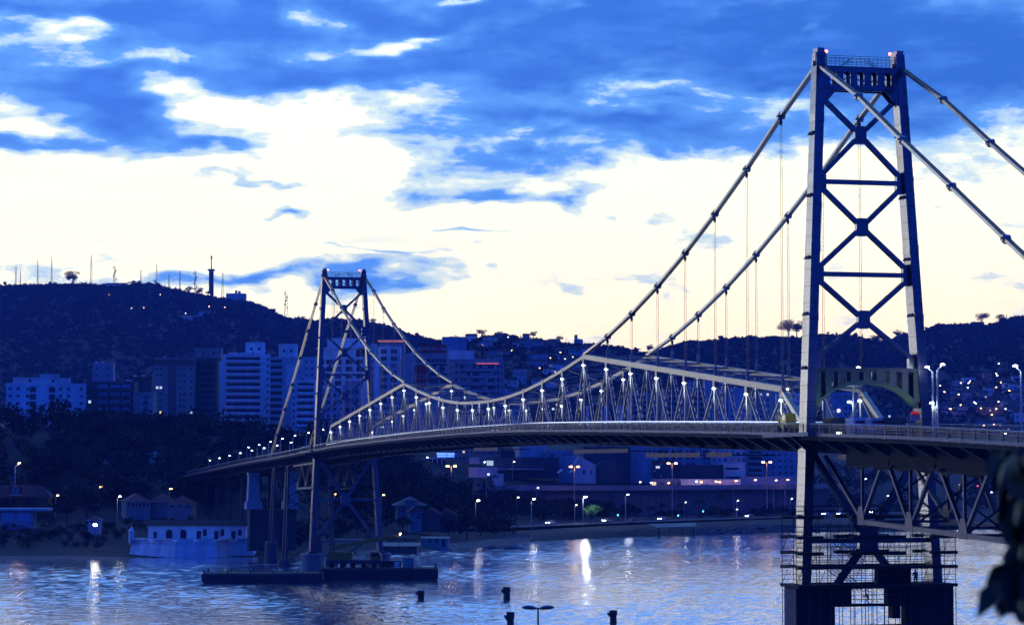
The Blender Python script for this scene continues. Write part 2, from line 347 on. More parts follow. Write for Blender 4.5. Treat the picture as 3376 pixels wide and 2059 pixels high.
def hill(ridge, Yr, Yf, zf, label, key, bulge=1.0):
    px0, px1 = ridge[0][0], ridge[-1][0]; nx, ny = 150, 26; P, F = [], []
    def H(px, t):                                  # t 0 at the foot, 1 on the ridge
        Y = Yf + (Yr - Yf) * t; ry = np.interp(px, [r[0] for r in ridge], [r[1] for r in ridge]); zr_ = at(px, ry, Yr).z
        s = t ** 1.0 * (1.25 - .25 * t) if bulge else t
        wob = 0 if t in (0, 1) else (9 * math.sin(px * .013 + t * 7) + 6 * math.sin(px * .031 - t * 13)) * math.sin(math.pi * t) ** .7
        return Y, zf + (zr_ - zf) * s + wob * (zr_ - zf) / 250
    for j in range(ny):
        t = j / (ny - 1)
        for i in range(nx):
            px = px0 + (px1 - px0) * i / (nx - 1); Y, z = H(px, t)
            P.append(((px - 1688) / FPX * Y, Y, z))
    for i in range(nx):                            # back slope
        x, y, z = P[(ny - 1) * nx + i]; P.append((x * 1.25, y * 1.25, z - 140))
    for j in range(ny):
        for i in range(nx - 1): a = j * nx + i; F.append((a, a + 1, a + nx + 1, a + nx))
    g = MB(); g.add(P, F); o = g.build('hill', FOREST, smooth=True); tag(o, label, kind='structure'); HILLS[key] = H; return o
hill(RIDGE_L, 3500, 2100, 50, 'broad forested hill topped with antenna masts', 'L')
hill(RIDGE_M, 2500, 1700, 40, 'low hill scattered with houses behind the office block', 'M')
hill(RIDGE_R, 2900, 1800, 40, 'wooded ridge seen behind the bridge trusses', 'R')
hill(RIDGE_E, 3300, 1900, 35, 'dark hill with a lit hillside settlement beside the near tower', 'E')
# ================================================================== the suspension bridge
PHI, W, SPAN = .2434, 10.0819, 339.47
PL = SPAN / 27
bridge = empty('suspension_bridge', (35.4484, 289.1986, 0), PHI)
tag(bridge, 'long silver suspension bridge with two tall towers spanning the bay', 'bridge')
ZC = [73.36, 68.92, 63.96, 59.53, 55.47, 51.86, 48.74, 46.06, 43.96, 41.91, 40.45, 39.29, 38.53, 38.25]
def zc(k): return ZC[min(k, 27 - k)]
_ry = [-200, -130, -60.6, -34, -8.6, 22.6, 76.5, 130.5, 176, 232.6, 304.5, 330, 398.7, 457.8, 576.5, 650]
_rz = [24.3, 27.6, 30.14, 31.05, 31.62, 32.25, 33.14, 33.8, 33.8, 33.33, 32.35, 31.65, 29.89, 28.54, 25.08, 22.8]
def zr(y):                                        # top of the handrail along the bridge
    return float(np.mean(np.interp([y - 12, y - 6, y, y + 6, y + 12], _ry, _rz)))
def zd(y): return zr(y) - 1.15                    # walkway level
def TB(px, py, yl):                               # a photo pixel on a plane across the bridge, in bridge axes
    a, b, c = ray(px, py); X0, Y0 = -35.4484, -289.1986; cp, sp = math.cos(PHI), math.sin(PHI)
    o = (cp * X0 + sp * Y0, -sp * X0 + cp * Y0); d = (cp * a + sp * b, -sp * a + cp * b); k = (yl - o[1]) / d[1]
    return Vector((o[0] + d[0] * k, yl, HC + c * k))

# ---- towers
def legx(side, z): return (.05 - .0405 * (73.5 - z)) if side == 0 else (9.9 + .0640 * (73.5 - z))
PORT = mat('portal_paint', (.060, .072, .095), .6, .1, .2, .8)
def tower(y0, near):
    T = empty('tower', (0, y0, 0), 0, bridge)
    if near: tag(T, 'near bridge tower wrapped in scaffolding at its foot')
    else: tag(T, 'far bridge tower standing on two round piers')
    for sde in (0, 1):
        leg = MB(); zs = [5.3, 12, 20, 30, 40, 50, 60, 70, 74.7]; P = []
        for z in zs:
            x = legx(sde, z); hw = .55; hd = (1.7 + (74.7 - z) / 69 * 1.1) / 2
            P += [(x - hw, -hd, z), (x + hw, -hd, z), (x + hw, hd, z), (x - hw, hd, z)]
        n = len(zs); F = [(4 * j + i, 4 * j + (i + 1) % 4, 4 * j + 4 + (i + 1) % 4, 4 * j + 4 + i) for j in range(n - 1) for i in range(4)]
        F += [(3, 2, 1, 0), tuple(4 * (n - 1) + i for i in range(4))]
        leg.add(P, F); L_ = leg.build('leg', STEEL, T)
        fx = MB()
        for z in (8, 15, 22, 28.5, 36, 44, 52, 60, 67):              # riveted splice plates, a little proud of the shaft
            x = legx(sde, z); hd = (1.7 + (74.7 - z) / 69 * 1.1) / 2
            m_ = MB(); m_.bb(x - .575, x + .575, -hd - .025, hd + .025, z - .45, z + .45); m_.build('splice_plate', STEEL, L_)
        for z in (65.1, 57.9, 50.7, 44.2, 38.0, 21.0):               # pairs of small floodlight housings on the outer side
            x = legx(sde, z) - .55 ; hd = (1.7 + (74.7 - z) / 69 * 1.1) / 2
            for yy in (-.45, .45):
                m_ = MB(); m_.prism([(0, 0), (-.34, 0), (-.06, .40), (0, .40)], yy - .2, yy + .2, lambda a, b, d: (x + a, d, z + b)); m_.build('floodlight', DARKST, L_)
        x = legx(sde, 74)                                            # saddle cap
        m_ = MB(); m_.bb(x - .42, x + .42, -.75, .75, 74.7, 75.15); m_.bb(x - .62, x - .55, -.6, .6, 73.2, 74.6); m_.bb(x + .55, x + .62, -.6, .6, 73.2, 74.6)
        m_.tube((x - .8, 0, 73.4), (x + .8, 0, 73.4), .32, n=10); m_.build('saddle', SILVER, L_)
        m_ = MB(); bx = x + (.95 if sde == 0 else -.95); m_.tube((bx, 0, 73.2), (bx, 0, 74.7), .03, n=5); st = m_.build('beacon_post', GALV, T)
        m_ = MB(); m_.lathe([(.05, 0), (.17, .04), (.17, .24), (.08, .32)], (bx, 0, 74.7), 8); m_.build('red_beacon', REDL, T)
    xi = lambda z: (legx(0, z) + .55, legx(1, z) - .55)
    # portal girder with five tall openings, front and back frame
    for yy in (-.72, .72):
        a, b = xi(72); w_ = b - a; g = MB(); op = [(17, 39), (62, 86), (109, 132), (156, 177), (202, 224)]
        g.bb(a, b, yy - .09, yy + .09, 72.45, 73.05); g.bb(a - .1, b + .1, yy - .09, yy + .09, 70.25, 70.9)
        ed = [0] + [e for p in op for e in p] + [244]
        for i in range(0, 12, 2): g.bb(a + w_ * ed[i] / 244, a + w_ * ed[i + 1] / 244, yy - .085, yy + .085, 70.9, 72.45)
        for e, s in ((a, 1), (b, -1)):                               # corner gussets
            g.prism([(0, 70.25), (s * 1.5, 70.25), (s * .15, 68.7), (0, 68.7)], yy - .07, yy + .07, lambda p, q, d: (e - s * .1 + p, d, q))
        for p, q in op:
            xc = a + w_ * (p + q) / 488
            for zz, s in ((72.45, -1), (70.9, 1)):
                for e, s2 in ((a + w_ * p / 244, 1), (a + w_ * q / 244, -1)):
                    g.prism([(0, 0), (s2 * .16, 0), (0, s * .16)], yy - .08, yy + .08, lambda u, v, d: (e + u, d, zz + v))
        g.build('portal_girder', STEEL, T)
    m_ = MB(); a, b = xi(71.5)
    for i in range(5):
        x0, x1 = a + (b - a) * i / 5, a + (b - a) * (i + 1) / 5
        m_.bar((x0, -.7 if i % 2 else .7, 70.6), (x1, .7 if i % 2 else -.7, 70.6), .14, .12)
        m_.bar((x0, .6, 70.9 if i % 2 else 72.4), (x1, -.6, 72.4 if i % 2 else 70.9), .12, .12)
    m_.build('girder_lacing', STEEL, T)
    # catwalk and rail over the girder
    m_ = MB(); m_.bb(a, b, -.7, .7, 73.06, 73.12); cw = m_.build('catwalk', STEEL, T)
    for yy in (-.68, .68):
        m_ = MB()
        for zz in (73.55, 73.95, 74.3): m_.tube((a + .3, yy, zz), (b - .3, yy, zz), .028, n=5)
        for i in range(9):
            xx = a + .3 + (b - a - .6) * i / 8; m_.tube((xx, yy, 73.1), (xx, yy, 74.3), .025, n=5)
        for s in (-1, 1):
            for q in (.55, .95): m_.tube((5 + s * 2.1, yy * .6, 73.15 + q * .2), (5 + s * .9, yy * .6, 73.2 + q), .03, n=5)
        m_.build('catwalk_rail', GALV, T)
    # X bracing panels: (top z, centre z, bottom z)
    for zt, zm, zb in ((69.9, 65.2, 59.7), (59.7, 54.5, 49.0), (49.0, 43.8, 38.6)):
        xm = (xi(zm)[0] + xi(zm)[1]) / 2
        g = MB(); s = .72; g.prism([(-s, -.85), (-.45, -1.05), (.45, -1.05), (s, -.85), (s, .85), (.45, 1.05), (-.45, 1.05), (-s, .85)], -.34, .34, lambda p, q, d: (xm + p, d, zm + q)); g.build('gusset', STEEL, T)
        for e in (0, 1):
            for zz in (zt, zb):
                br = MB(); xe = xi(zz)[e] + (-.15 if e == 0 else .15)
                p = Vector((xm, 0, zm)); q = Vector((xe, 0, zz - (.35 if zz == zt else -.35))); d = (q - p).normalized(); nrm = Vector((-d.z, 0, d.x))
                for o in (-1, 1):                                    # two channels, laced
                    br.bar(p + Vector((0, .3 * o, 0)), q + Vector((0, .3 * o, 0)), .5, .07, side=nrm)
                k = int((q - p).length / .85)
                for i in range(k):
                    for fz in (-.22, .22):
                        u, v = p + (q - p) * (i / k) + nrm * fz, p + (q - p) * ((i + 1) / k) + nrm * fz
                        br.bar(u + Vector((0, -.3 if i % 2 else .3, 0)), v + Vector((0, .3 if i % 2 else -.3, 0)), .09, .03)
                br.build('diagonal_brace', STEEL, T)
        for e in (0, 1):
            g = MB(); x_ = xi(zb)[e]; s = 1 if e == 0 else -1
            g.prism([(-s * .05, -1.25), (s * .25, -1.25), (s * .75, -.75), (s * .75, .75), (s * .25, 1.25), (-s * .05, 1.25)], -.36, .36, lambda p, q, d: (x_ + p, d, zb + q)); g.build('gusset', STEEL, T)
        if zb > 45:
            st = MB(); a, b = xi(zb)
            for o in (-.3, .3): st.bar((a + .5, o, zb), (b - .5, o, zb), .07, .52, side=(0, 1, 0))
            k = 14
            for i in range(k):
                for fz in (-.24, .24): st.bar((a + .5 + (b - a - 1) * i / k, .3 if i % 2 else -.3, zb + fz), (a + .5 + (b - a - 1) * (i + 1) / k, -.3 if i % 2 else .3, zb + fz), .1, .03)
            st.build('strut', STEEL, T)
    # deck portal: arched girder with eight openings
    a, b = xi(37); w_ = b - a; n = 24
    crown, spring = 36.35, 33.6
    def soff(t): return crown - (abs(t - .5) * 2) ** 2.6 * (crown - spring)
    for yy in (-.8, .8):
        g = MB(); g.bb(a, b, yy - .1, yy + .1, 37.75, 38.2)
        for i in range(n):
            t0, t1 = i / n, (i + 1) / n; x0, x1 = a + w_ * t0, a + w_ * t1; s0, s1 = soff(t0), soff(t1)
            fl = .42 + .0
            g.add([(x0, yy - .1, s0), (x1, yy - .1, s1), (x1, yy - .1, s1 + fl), (x0, yy - .1, s0 + fl), (x0, yy + .1, s0), (x1, yy + .1, s1), (x1, yy + .1, s1 + fl), (x0, yy + .1, s0 + fl)],
                  [(0, 1, 2, 3), (5, 4, 7, 6), (4, 5, 1, 0), (3, 2, 6, 7)])
        for i in range(9):
            t = i / 8; x_ = a + w_ * t; wd_ = .72 if 0 < i < 8 else 1.1
            g.bb(x_ - wd_ / 2, x_ + wd_ / 2, yy - .085, yy + .085, soff(min(max(t, .03), .97)) + .2, 37.8)
        g.build('arched_portal', PORT, T)
    so = MB()
    for i in range(n):
        t0, t1 = i / n, (i + 1) / n; so.add([(a + w_ * t0, -.9, soff(t0) - .02), (a + w_ * t1, -.9, soff(t1) - .02), (a + w_ * t1, .9, soff(t1) - .02), (a + w_ * t0, .9, soff(t0) - .02)], [(0, 1, 2, 3)])
    so.build('arch_soffit', PORT, T)
    # under the deck: big X, strut at mid height and at the foot
    zt, zm, zb = 28.6, 18.4, 8.3; xm = (xi(zm)[0] + xi(zm)[1]) / 2
    g = MB(); g.prism([(-1.15, -.9), (-.6, -1.6), (.6, -1.6), (1.15, -.9), (1.15, .9), (.6, 1.6), (-.6, 1.6), (-1.15, .9)], -.4, .4, lambda p, q, d: (xm + p, d, zm + q)); g.build('gusset', STEEL, T)
    for e in (0, 1):
        for zz in (zt, zb):
            br = MB(); p = Vector((xm, 0, zm)); q = Vector((xi(zz)[e], 0, zz)); d = (q - p).normalized(); nrm = Vector((-d.z, 0, d.x))
            for o in (-1, 1): br.bar(p + Vector((0, .34 * o, 0)), q + Vector((0, .34 * o, 0)), .72, .07, side=nrm)
            k = 13
            for i in range(k):
                for fz in (-.3, .3): br.bar(p + (q - p) * (i / k) + nrm * fz + Vector((0, .34 if i % 2 else -.34, 0)), p + (q - p) * ((i + 1) / k) + nrm * fz + Vector((0, -.34 if i % 2 else .34, 0)), .12, .04)
            br.build('diagonal_brace', STEEL, T)
    for zz in (zm, zb, 29.3):
        a, b = xi(zz); st = MB(); st.bar((a, 0, zz), (b, 0, zz), .7, .55 if zz < 29 else 1.2, side=(0, 1, 0)); st.build('strut', STEEL, T)
    # piers
    for e in (0, 1):
        xc = legx(e, 5.3); pm = MB()
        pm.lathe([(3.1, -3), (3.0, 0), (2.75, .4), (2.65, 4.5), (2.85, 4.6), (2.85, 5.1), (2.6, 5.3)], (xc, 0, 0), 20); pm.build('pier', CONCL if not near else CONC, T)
        pm = MB(); pm.bb(xc - 1.1, xc + 1.1, -1.9, 1.9, 5.3, 5.75); pm.build('leg_shoe', STEEL, T)
    return T
near_tower = tower(0, True)
far_tower = tower(SPAN, False)

# ---- eyebar chains
def eyebar_seg(parent, p, q, wbars=.54, dep=.34):
    p, q = Vector(p), Vector(q); d = (q - p).normalized(); g = MB()
    for i in range(4):
        x = -wbars / 2 + wbars * i / 3; o = Vector((x, 0, 0))
        g.bar(p + o, q + o, .055, dep, side=(1, 0, 0))
    return g.build('eyebar', SILVER, parent)
_jm = MB(); _jm.tube((-.42, 0, 0), (.42, 0, 0), .36, n=12); _jm.tube((-.55, 0, 0), (.55, 0, 0), .13, n=8); _jmesh = _jm.mesh('pin_joint', SILVER)
_cm = MB(); _cm.prism([(-.62, .28), (-.3, .5), (.3, .5), (.62, .28), (.62, -.1), (-.62, -.1)], -.2, .2, lambda a, b, d: (d, a, b)); _cmesh = _cm.mesh('joint_cover', DARKST)
def chain(x, pts_, joints=True):
    C_ = empty('eyebar_chain', (0, 0, 0), 0, bridge)
    for i in range(len(pts_) - 1):
        p, q = Vector((x, *pts_[i])), Vector((x, *pts_[i + 1])); d = (q - p).normalized()
        eyebar_seg(C_, p, q)
        if i > 0:
            inst('pin_joint', _jmesh, C_, p)
            inst('joint_cover', _cmesh, C_, p, (math.atan2(d.z, d.y), 0, 0))
    return C_
for x in (0, W):
    chain(x, [(k * PL, zc(k)) for k in range(0, 9)])
    chain(x, [(SPAN - k * PL, zc(k)) for k in range(0, 9)])
    chain(x, [(-.0, 73.36), (-12.3, 67.9), (-24.6, 61.5), (-37.1, 55.2), (-49.7, 48.8), (-62.3, 42.5), (-75, 36.2), (-88, 29)])
    chain(x, [(SPAN, 73.36), (351.6, 67.1), (363.9, 60.9), (376, 54.5), (389, 48.0), (401.8, 41.7), (415, 35.0), (427, 28.6)])

# ---- stiffening trusses
CHORD = mat('chord_paint', (.16, .165, .185), .4, .6, .2, 1.0)
TT = {k: (36.1 + (43.6 - 36.1) * (k - 1) / 7) for k in range(1, 9)}
TT.update({27 - k: v for k, v in list(TT.items())}); TT.update({k: zc(k) for k in range(9, 19)})
def laced(parent, p, q, wx=.42, dep=.20, name='diagonal'):
    p, q = Vector(p), Vector(q); d = (q - p).normalized(); nrm = Vector((0, -d.z, d.y)); g = MB()
    for o in (-1, 1): g.bar(p + Vector((o * wx / 2, 0, 0)), q + Vector((o * wx / 2, 0, 0)), .06, dep, side=(1, 0, 0))
    k = max(4, int((q - p).length / .62))
    for i in range(k):
        for fz in (-dep / 2, dep / 2):
            g.bar(p + (q - p) * (i / k) + nrm * fz + Vector((wx / 2 if i % 2 else -wx / 2, 0, 0)), p + (q - p) * ((i + 1) / k) + nrm * fz + Vector((-wx / 2 if i % 2 else wx / 2, 0, 0)), .085, .03, side=nrm.cross(Vector((1, 0, 0))))
    return g.build(name, TRUSSP, parent)
_pl = MB(); _pl.lathe([(.02, -2.0), (.05, -1.2), (.09, -.5), (.16, -.17)], (0, 0, 0), 8, 1); _pl.lathe([(.16, -.16), (.28, -.12), (.28, .02), (.12, .10)], (0, 0, 0), 8, 0); _plm = _pl.mesh('post_lamp', [LEDW, POSTGL])  # tapering lower part glows to stand for the lamplight on the post
for sde, x in enumerate((0, W)):
    Tr = empty('stiffening_truss', (0, 0, 0), 0, bridge)
    bc = MB()
    for k in range(54):
        y0, y1 = k * PL / 2, (k + 1) * PL / 2; bc.bar((x, y0, zd(y0) - .55), (x, y1, zd(y1) - .55), .5, .6, side=(1, 0, 0))
    bc.build('bottom_chord', TRUSSP, Tr)
    for k in range(1, 26):
        c = MB(); chn = 8 <= k < 19
        c.bar((x, k * PL, TT[k]), (x, (k + 1) * PL, TT[k + 1]), .52 if chn else .62, .5 if chn else .66, side=(1, 0, 0))
        if not chn:
            for o in (-.335, .335): c.bar((x + (0.0), k * PL, TT[k] + o), (x, (k + 1) * PL, TT[k + 1] + o), .74, .05, side=(1, 0, 0))
        c.build('top_chord', CHORD, Tr)
    for k in range(1, 27):
        y = k * PL; zt = TT[k]; zb = zd(y) - .4
        g = MB(); g.bb(x - .3, x + .3, y - .42, y + .42, zt - 1.25, zt + .42); g.build('gusset', TRUSSP, Tr)
        g = MB(); g.bar((x, y, zt - 1.1), (x, y, zb), .30, .22, side=(1, 0, 0)); g.build('post', TRUSSP, Tr)
        for s in (-1, 1):
            ye = y + s * PL / 2
            if ye < 3 or ye > SPAN - 3: continue
            laced(Tr, (x, y + s * .12, zt - .9), (x, ye - s * .25, zd(ye) - .5))
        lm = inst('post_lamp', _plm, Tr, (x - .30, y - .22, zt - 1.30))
        if sde == 0:
            point(lm, (-.5, -.55, -.1), (.86, 1., .93), 260 if sde == 0 else 200, .12, 'SPOT', R(75), (.16, .05, -1))
    for k, s in ((1, 1), (26, -1)):
        g = MB(); y = k * PL; ye = (3.0 if k == 1 else SPAN - 3.0); g.bar((x, y, TT[k] - .2), (x, ye, zd(ye) - .4), .6, .6, side=(1, 0, 0)); g.build('end_post', SILVER, Tr)
# lateral bracing between the top chords
LB = empty('lateral_bracing', (0, 0, 0), 0, bridge)
for k in range(1, 27):
    y = k * PL; g = MB(); g.bar((.3, y, TT[k] + .2), (W - .3, y, TT[k] + .2), .2, .22); g.bar((.3, y, TT[k] - .9), (W - .3, y, TT[k] - .9), .14, .14); g.build('cross_strut', TRUSSP, LB)
    if k < 26:
        for a, b in ((.3, W - .3), (W - .3, .3)):
            g = MB(); g.bar((a, y, TT[k] + .15), (b, y + PL, TT[k + 1] + .15), .14, .14); g.build('lateral_rod', TRUSSP, LB)
# hangers
for x in (0, W):
    for k in list(range(1, 8)) + list(range(20, 27)):
        y = k * PL; g = MB()
        for o in (-.11, .11): g.tube((x + o, y, zc(k) - .9), (x + o, y, TT[k] + 1.6), .028, n=5)
        h = g.build('hanger', GALV, bridge)
        g = MB(); g.lathe([(.03, -1.0), (.16, -.85), (.22, -.55), (.14, -.35), (.14, 0)], (x, y, zc(k) - .1), 8); g.build('socket', DARKST, h)
        g = MB(); g.lathe([(.2, 0), (.2, .7), (.26, .75), (.26, 1.1), (.12, 1.3), (.1, 1.7)], (x, y, TT[k] + .3), 8); g.build('turnbuckle', TRUSSP, h)

# ---- deck
deck = empty('deck', (0, 0, 0), 0, bridge)
ys = [-140 + i * PL / 2 for i in range(int(790 / (PL / 2)))]
def strip(name, x0, x1, dz0, dz1, m, ya=-140, yb=650, fn=zd):
    P, F = [], []; yy = [y for y in ys if ya <= y <= yb]
    for y in yy: P += [(x0, y, fn(y) + dz0), (x1, y, fn(y) + dz0), (x1, y, fn(y) + dz1), (x0, y, fn(y) + dz1)]
    for j in range(len(yy) - 1):
        for i in range(4): F.append((4 * j + i, 4 * j + 4 + i, 4 * j + 4 + (i + 1) % 4, 4 * j + (i + 1) % 4))
    F += [(0, 1, 2, 3), tuple(4 * (len(yy) - 1) + i for i in (3, 2, 1, 0))]
    g = MB(); g.add(P, F); return g.build(name, m, deck)
strip('walkway_slab', -3.45, -.35, -.30, 0, CONC)
strip('walkway_slab', W + .35, W + 3.45, -.30, 0, CONC)
strip('road_slab', .35, W - .35, -.42, -.12, ASPH)
strip('fascia', -3.62, -3.455, -.22, .05, FASC)
strip('fascia', W + 3.455, W + 3.62, -.22, .05, FASC)
strip('edge_girder', -3.4, -3.2, -.70, -.302, TARP)
strip('edge_girder', -.25, .25, -2.2, -.85, TARP)
strip('edge_girder', W - .25, W + .25, -2.2, -.85, DARKST)
for x_ in (2.5, 5, 7.5): strip('stringer', x_ - .15, x_ + .15, -.9, -.425, DARKST)
fb = MB(); fb.prism([(-3.3, -.32), (W + 3.3, -.32), (W + 3.3, -.62), (W + .3, -2.1), (-.3, -2.1), (-3.3, -.62)], -.12, .12, lambda a, b, d: (a, d, b))
fb.prism([(-3.3, -.62), (-.3, -2.1), (-.3, -2.16), (-3.3, -.68)], -.28, .28, lambda a, b, d: (a, d, b))
fbm = fb.mesh('floor_beam', mat('beam_paint', (.085, .075, .08), .65, .1, .2, 1.))
for y in ys:
    if y < 640: inst('floor_beam', fbm, deck, (0, y, zd(y)))
# refuge platforms round the tower legs
for y0 in (0, SPAN):
    g = MB(); g.bb(-4.4, -3.63, y0 - 7.5, y0 + 7.5, zd(y0) - .36, zd(y0) + .05); g.build('refuge_platform', FASC, deck)
    for d0 in (-1.6, 1.4): g = MB(); g.prism([(-4.3, -.37), (-1.0, -.37), (-1.0, -2.6), (-1.6, -2.6)], d0, d0 + .2, lambda a, b, d: (a, y0 + d, zd(y0) + b)); g.build('bracket', STEEL, deck)
# railings: a post every half bracket, panels of slim balusters between
PS = PL / 4
RAILP = mat('railing_paint', (.035, .045, .065), .5, .3, .1)
_rp = MB(); _rp.bb(-.05, .05, -.06, .06, -.28, 1.14); _rp.bb(-.09, -.052, -.09, .09, -.3, -.02); rpm = _rp.mesh('railing_post', mat('rail_post_paint', (.12, .13, .15), .5, .4, .1))
def panel(led):
    g = MB()
    for i in range(1, 12): g.bb(-.008, .008, i * PS / 12 - .008, i * PS / 12 + .008, .12, 1.04)
    g.bb(-.02, .02, .06, PS - .06, .08, .12); g.bb(-.02, .02, .06, PS - .06, 1.0, 1.04); g.bb(-.02, .02, .06, PS - .06, .78, .81)
    g.tube((0, 0, 1.15), (0, PS, 1.15), .045, n=6, mi=1)
    if led: g.bb(-.03, .03, .0, PS, 1.09, 1.105, 2)
    return g.mesh('railing_panel', [RAILP, mat('handrail_steel', (.20, .26, .38), .4, .3, .05), LEDS])
pm_led, pm_pl = panel(True), panel(False)
for sde, x in enumerate((-3.54, W + 3.54)):
    RL = empty('railing', (0, 0, 0), 0, deck); i = 0; y = -119.0
    while y < 600:
        xx = x
        if sde == 0 and (-7.5 <= y < 7.5 - PS or SPAN - 7.5 <= y < SPAN + 7.5 - PS): xx = x - .78
        z0, z1 = zd(y), zd(y + PS)
        inst('railing_post', rpm, RL, (xx, y, z0), (0, 0, 0 if sde == 0 else math.pi))
        inst('railing_panel', pm_led if 4 < y < SPAN + 90 else pm_pl, RL, (xx, y, z0), (math.atan2(z1 - z0, PS), 0, 0))
        y += PS
# inner barrier between walkway and road: posts with three rails
_ib = MB(); _ib.bb(-.07, .07, -.09, .09, 0, .95)
for zz in (.3, .6, .88): _ib.bb(-.04, .04, 0, PS, zz - .05, zz + .05)
ibm = _ib.mesh('barrier_panel', RAILP)
IB = empty('barrier', (0, 0, 0), 0, deck)
y = -119.0
while y < 560:
    z0, z1 = zd(y), zd(y + PS); inst('barrier_panel', ibm, IB, (-.55, y, z0), (math.atan2(z1 - z0, PS), 0, 0)); y += PS
# continuous light line along the truss side of the walkway
g = MB(); yy = [y for y in ys if 3 <= y <= SPAN - 3]
for a, b in zip(yy, yy[1:]): g.bar((-.62, a, zd(a) + 1.28), (-.62, b, zd(b) + 1.28), .07, .09, side=(1, 0, 0))
g.build('light_line', lamp_mat('light_line', (.80, .92, 1.), 1.6), deck)
g = MB(); 
for a, b in zip(yy, yy[1:]): g.bar((W + .62, a, zd(a) + 1.28), (W + .62, b, zd(b) + 1.28), .07, .09, side=(1, 0, 0))
g.build('light_line', LEDS, deck)

# ---- side spans: deck trusses under the roadway
SIDEP = mat('side_span_dimmed', (.035, .045, .08), .55, .15, .25, 1.0)  # truss paint darkened, standing for the dim surroundings under the deck
def side_truss(nodes, zbot, ztop, m=SIDEP):
    for x in (0, W):
        S = empty('side_span_truss', (0, 0, 0), 0, bridge)
        for a, b in zip(nodes, nodes[1:]):
            g = MB(); g.bar((x, a, zbot(a)), (x, b, zbot(b)), .5, .52, side=(1, 0, 0)); g.build('bottom_chord', m, S)
            mid = (a + b) / 2
            for e in (a, b): g = MB(); g.bar((x, e, zbot(e)), (x, mid + (.35 if e == b else -.35) * (1 if b > a else -1), ztop(mid)), .42, .34, side=(1, 0, 0)); g.build('diagonal', m, S)
        for a in nodes:
            g = MB(); g.bar((x, a, zbot(a)), (x, a, ztop(a)), .3, .26, side=(1, 0, 0)); g.build('post', m, S)
            g = MB(); g.prism([(-.95, -.35), (.95, -.35), (.95, .6), (.55, 1.7), (-.55, 1.7), (-.95, .6)], -.28, .28, lambda p, q, d: (x + d, a + p, zbot(a) + q)); g.build('gusset', m, S)
        tc_ = MB(); lo, hi = min(nodes) - 7, max(nodes) + 7
        yy_ = [lo + (hi - lo) * i / 12 for i in range(13)]
        for a, b in zip(yy_, yy_[1:]): tc_.bar((x, a, ztop(a)), (x, b, ztop(b)), .5, .55, side=(1, 0, 0))
        tc_.build('top_chord', m, S)
    X = empty('sway_bracing', (0, 0, 0), 0, bridge)
    for a in nodes:
        g = MB(); g.bar((0, a, zbot(a)), (W, a, zbot(a)), .3, .3); g.build('cross_strut', m, X)
        for p, q in ((0, W), (W, 0)): g = MB(); g.bar((p, a, zbot(a)), (q, a, ztop(a)), .2, .2); g.build('sway_rod', m, X)
side_truss([-12.6, -26.0, -39.6, -53.2, -66.8, -80.4], lambda y: 21.2 + y * .028, lambda y: zd(y) - 2.55)
for x in (0, W):
    g = MB(); g.bar((x, -12.6, 21), (x, -1.5, zd(-2) - 2.6), .42, .34, side=(1, 0, 0)); g.build('side_span_end_post', SIDEP, bridge)
side_truss([SPAN + 12, SPAN + 25, SPAN + 38], lambda y: 21.5 - (y - SPAN) * .02, lambda y: zd(y) - 2.55)
# ---- far approach: steel trestles and masonry anchor pier
for y0, zb in ((SPAN + 52, 2.0), (SPAN + 76, 6.)):
    TS = empty('trestle', (0, y0, 0), 0, bridge)
    zt = zd(y0) - 2.4
    for x in (-.6, W + .6):
        for dy_ in (-1.6, 1.6):
            g = MB(); g.bar((x + (-.8 if x < 5 else .8), dy_ * 1.5, zb), (x, dy_, zt), .5, .5, side=(1, 0, 0)); g.build('column', SIDEP, TS)
        k = 5
        for i in range(k):
            za, zb_ = zb + (zt - zb) * i / k, zb + (zt - zb) * (i + 1) / k
            for s in (-1, 1): g = MB(); g.bar((x, -1.6 * s, za), (x, 1.6 * s, zb_), .16, .16); g.build('lacing', SIDEP, TS)
            g = MB(); g.bar((x, -1.6, zb_), (x, 1.6, zb_), .22, .22); g.build('strut', SIDEP, TS)
    for i in range(3):
        za, zb_ = zb + (zt - zb) * i / 3, zb + (zt - zb) * (i + 1) / 3
        for p, q in ((-.6, W + .6), (W + .6, -.6)): g = MB(); g.bar((p, -1.6, za), (q, -1.6, zb_), .2, .2); g.build('cross_brace', SIDEP, TS)
    for x in (-1.3, W + 1.3): g = MB(); g.lathe([(1.9, -6), (1.8, 0), (1.6, .6)], (x, 0, zb - .6), 14); g.build('footing', CONC, TS)
AP = empty('anchor_pier', (0, SPAN + 118, 0), 0, bridge)
MASN = mat('dark_masonry', (.07, .068, .07), .9, 0, .3, .5, .3, streak=True)
for x in (-.4, W + .4):
    g = MB(); P = [(-1.7, -1.9), (1.7, -1.9), (1.7, 1.9), (-1.7, 1.9)]
    for z0, z1, s0, s1 in ((14, 16.2, 1.35, 1.3), (16.2, 23.8, 1.05, .85), (23.8, 24.6, 1.0, 1.0)):
        V = [(x + a * s0, b * s0, z0) for a, b in P] + [(x + a * s1, b * s1, z1) for a, b in P]
        g.add(V, [(0, 1, 5, 4), (1, 2, 6, 5), (2, 3, 7, 6), (3, 0, 4, 7), (0, 3, 2, 1), (4, 5, 6, 7)])
    g.build('pylon', mat('pylon_stone', (.42, .42, .43), .85, 0, .15, .5), AP)
g = MB(); g.bb(-1.6, W + 2, -1.5, 3.2, 2, 13.9); g.build('base_wall', MASN, AP)
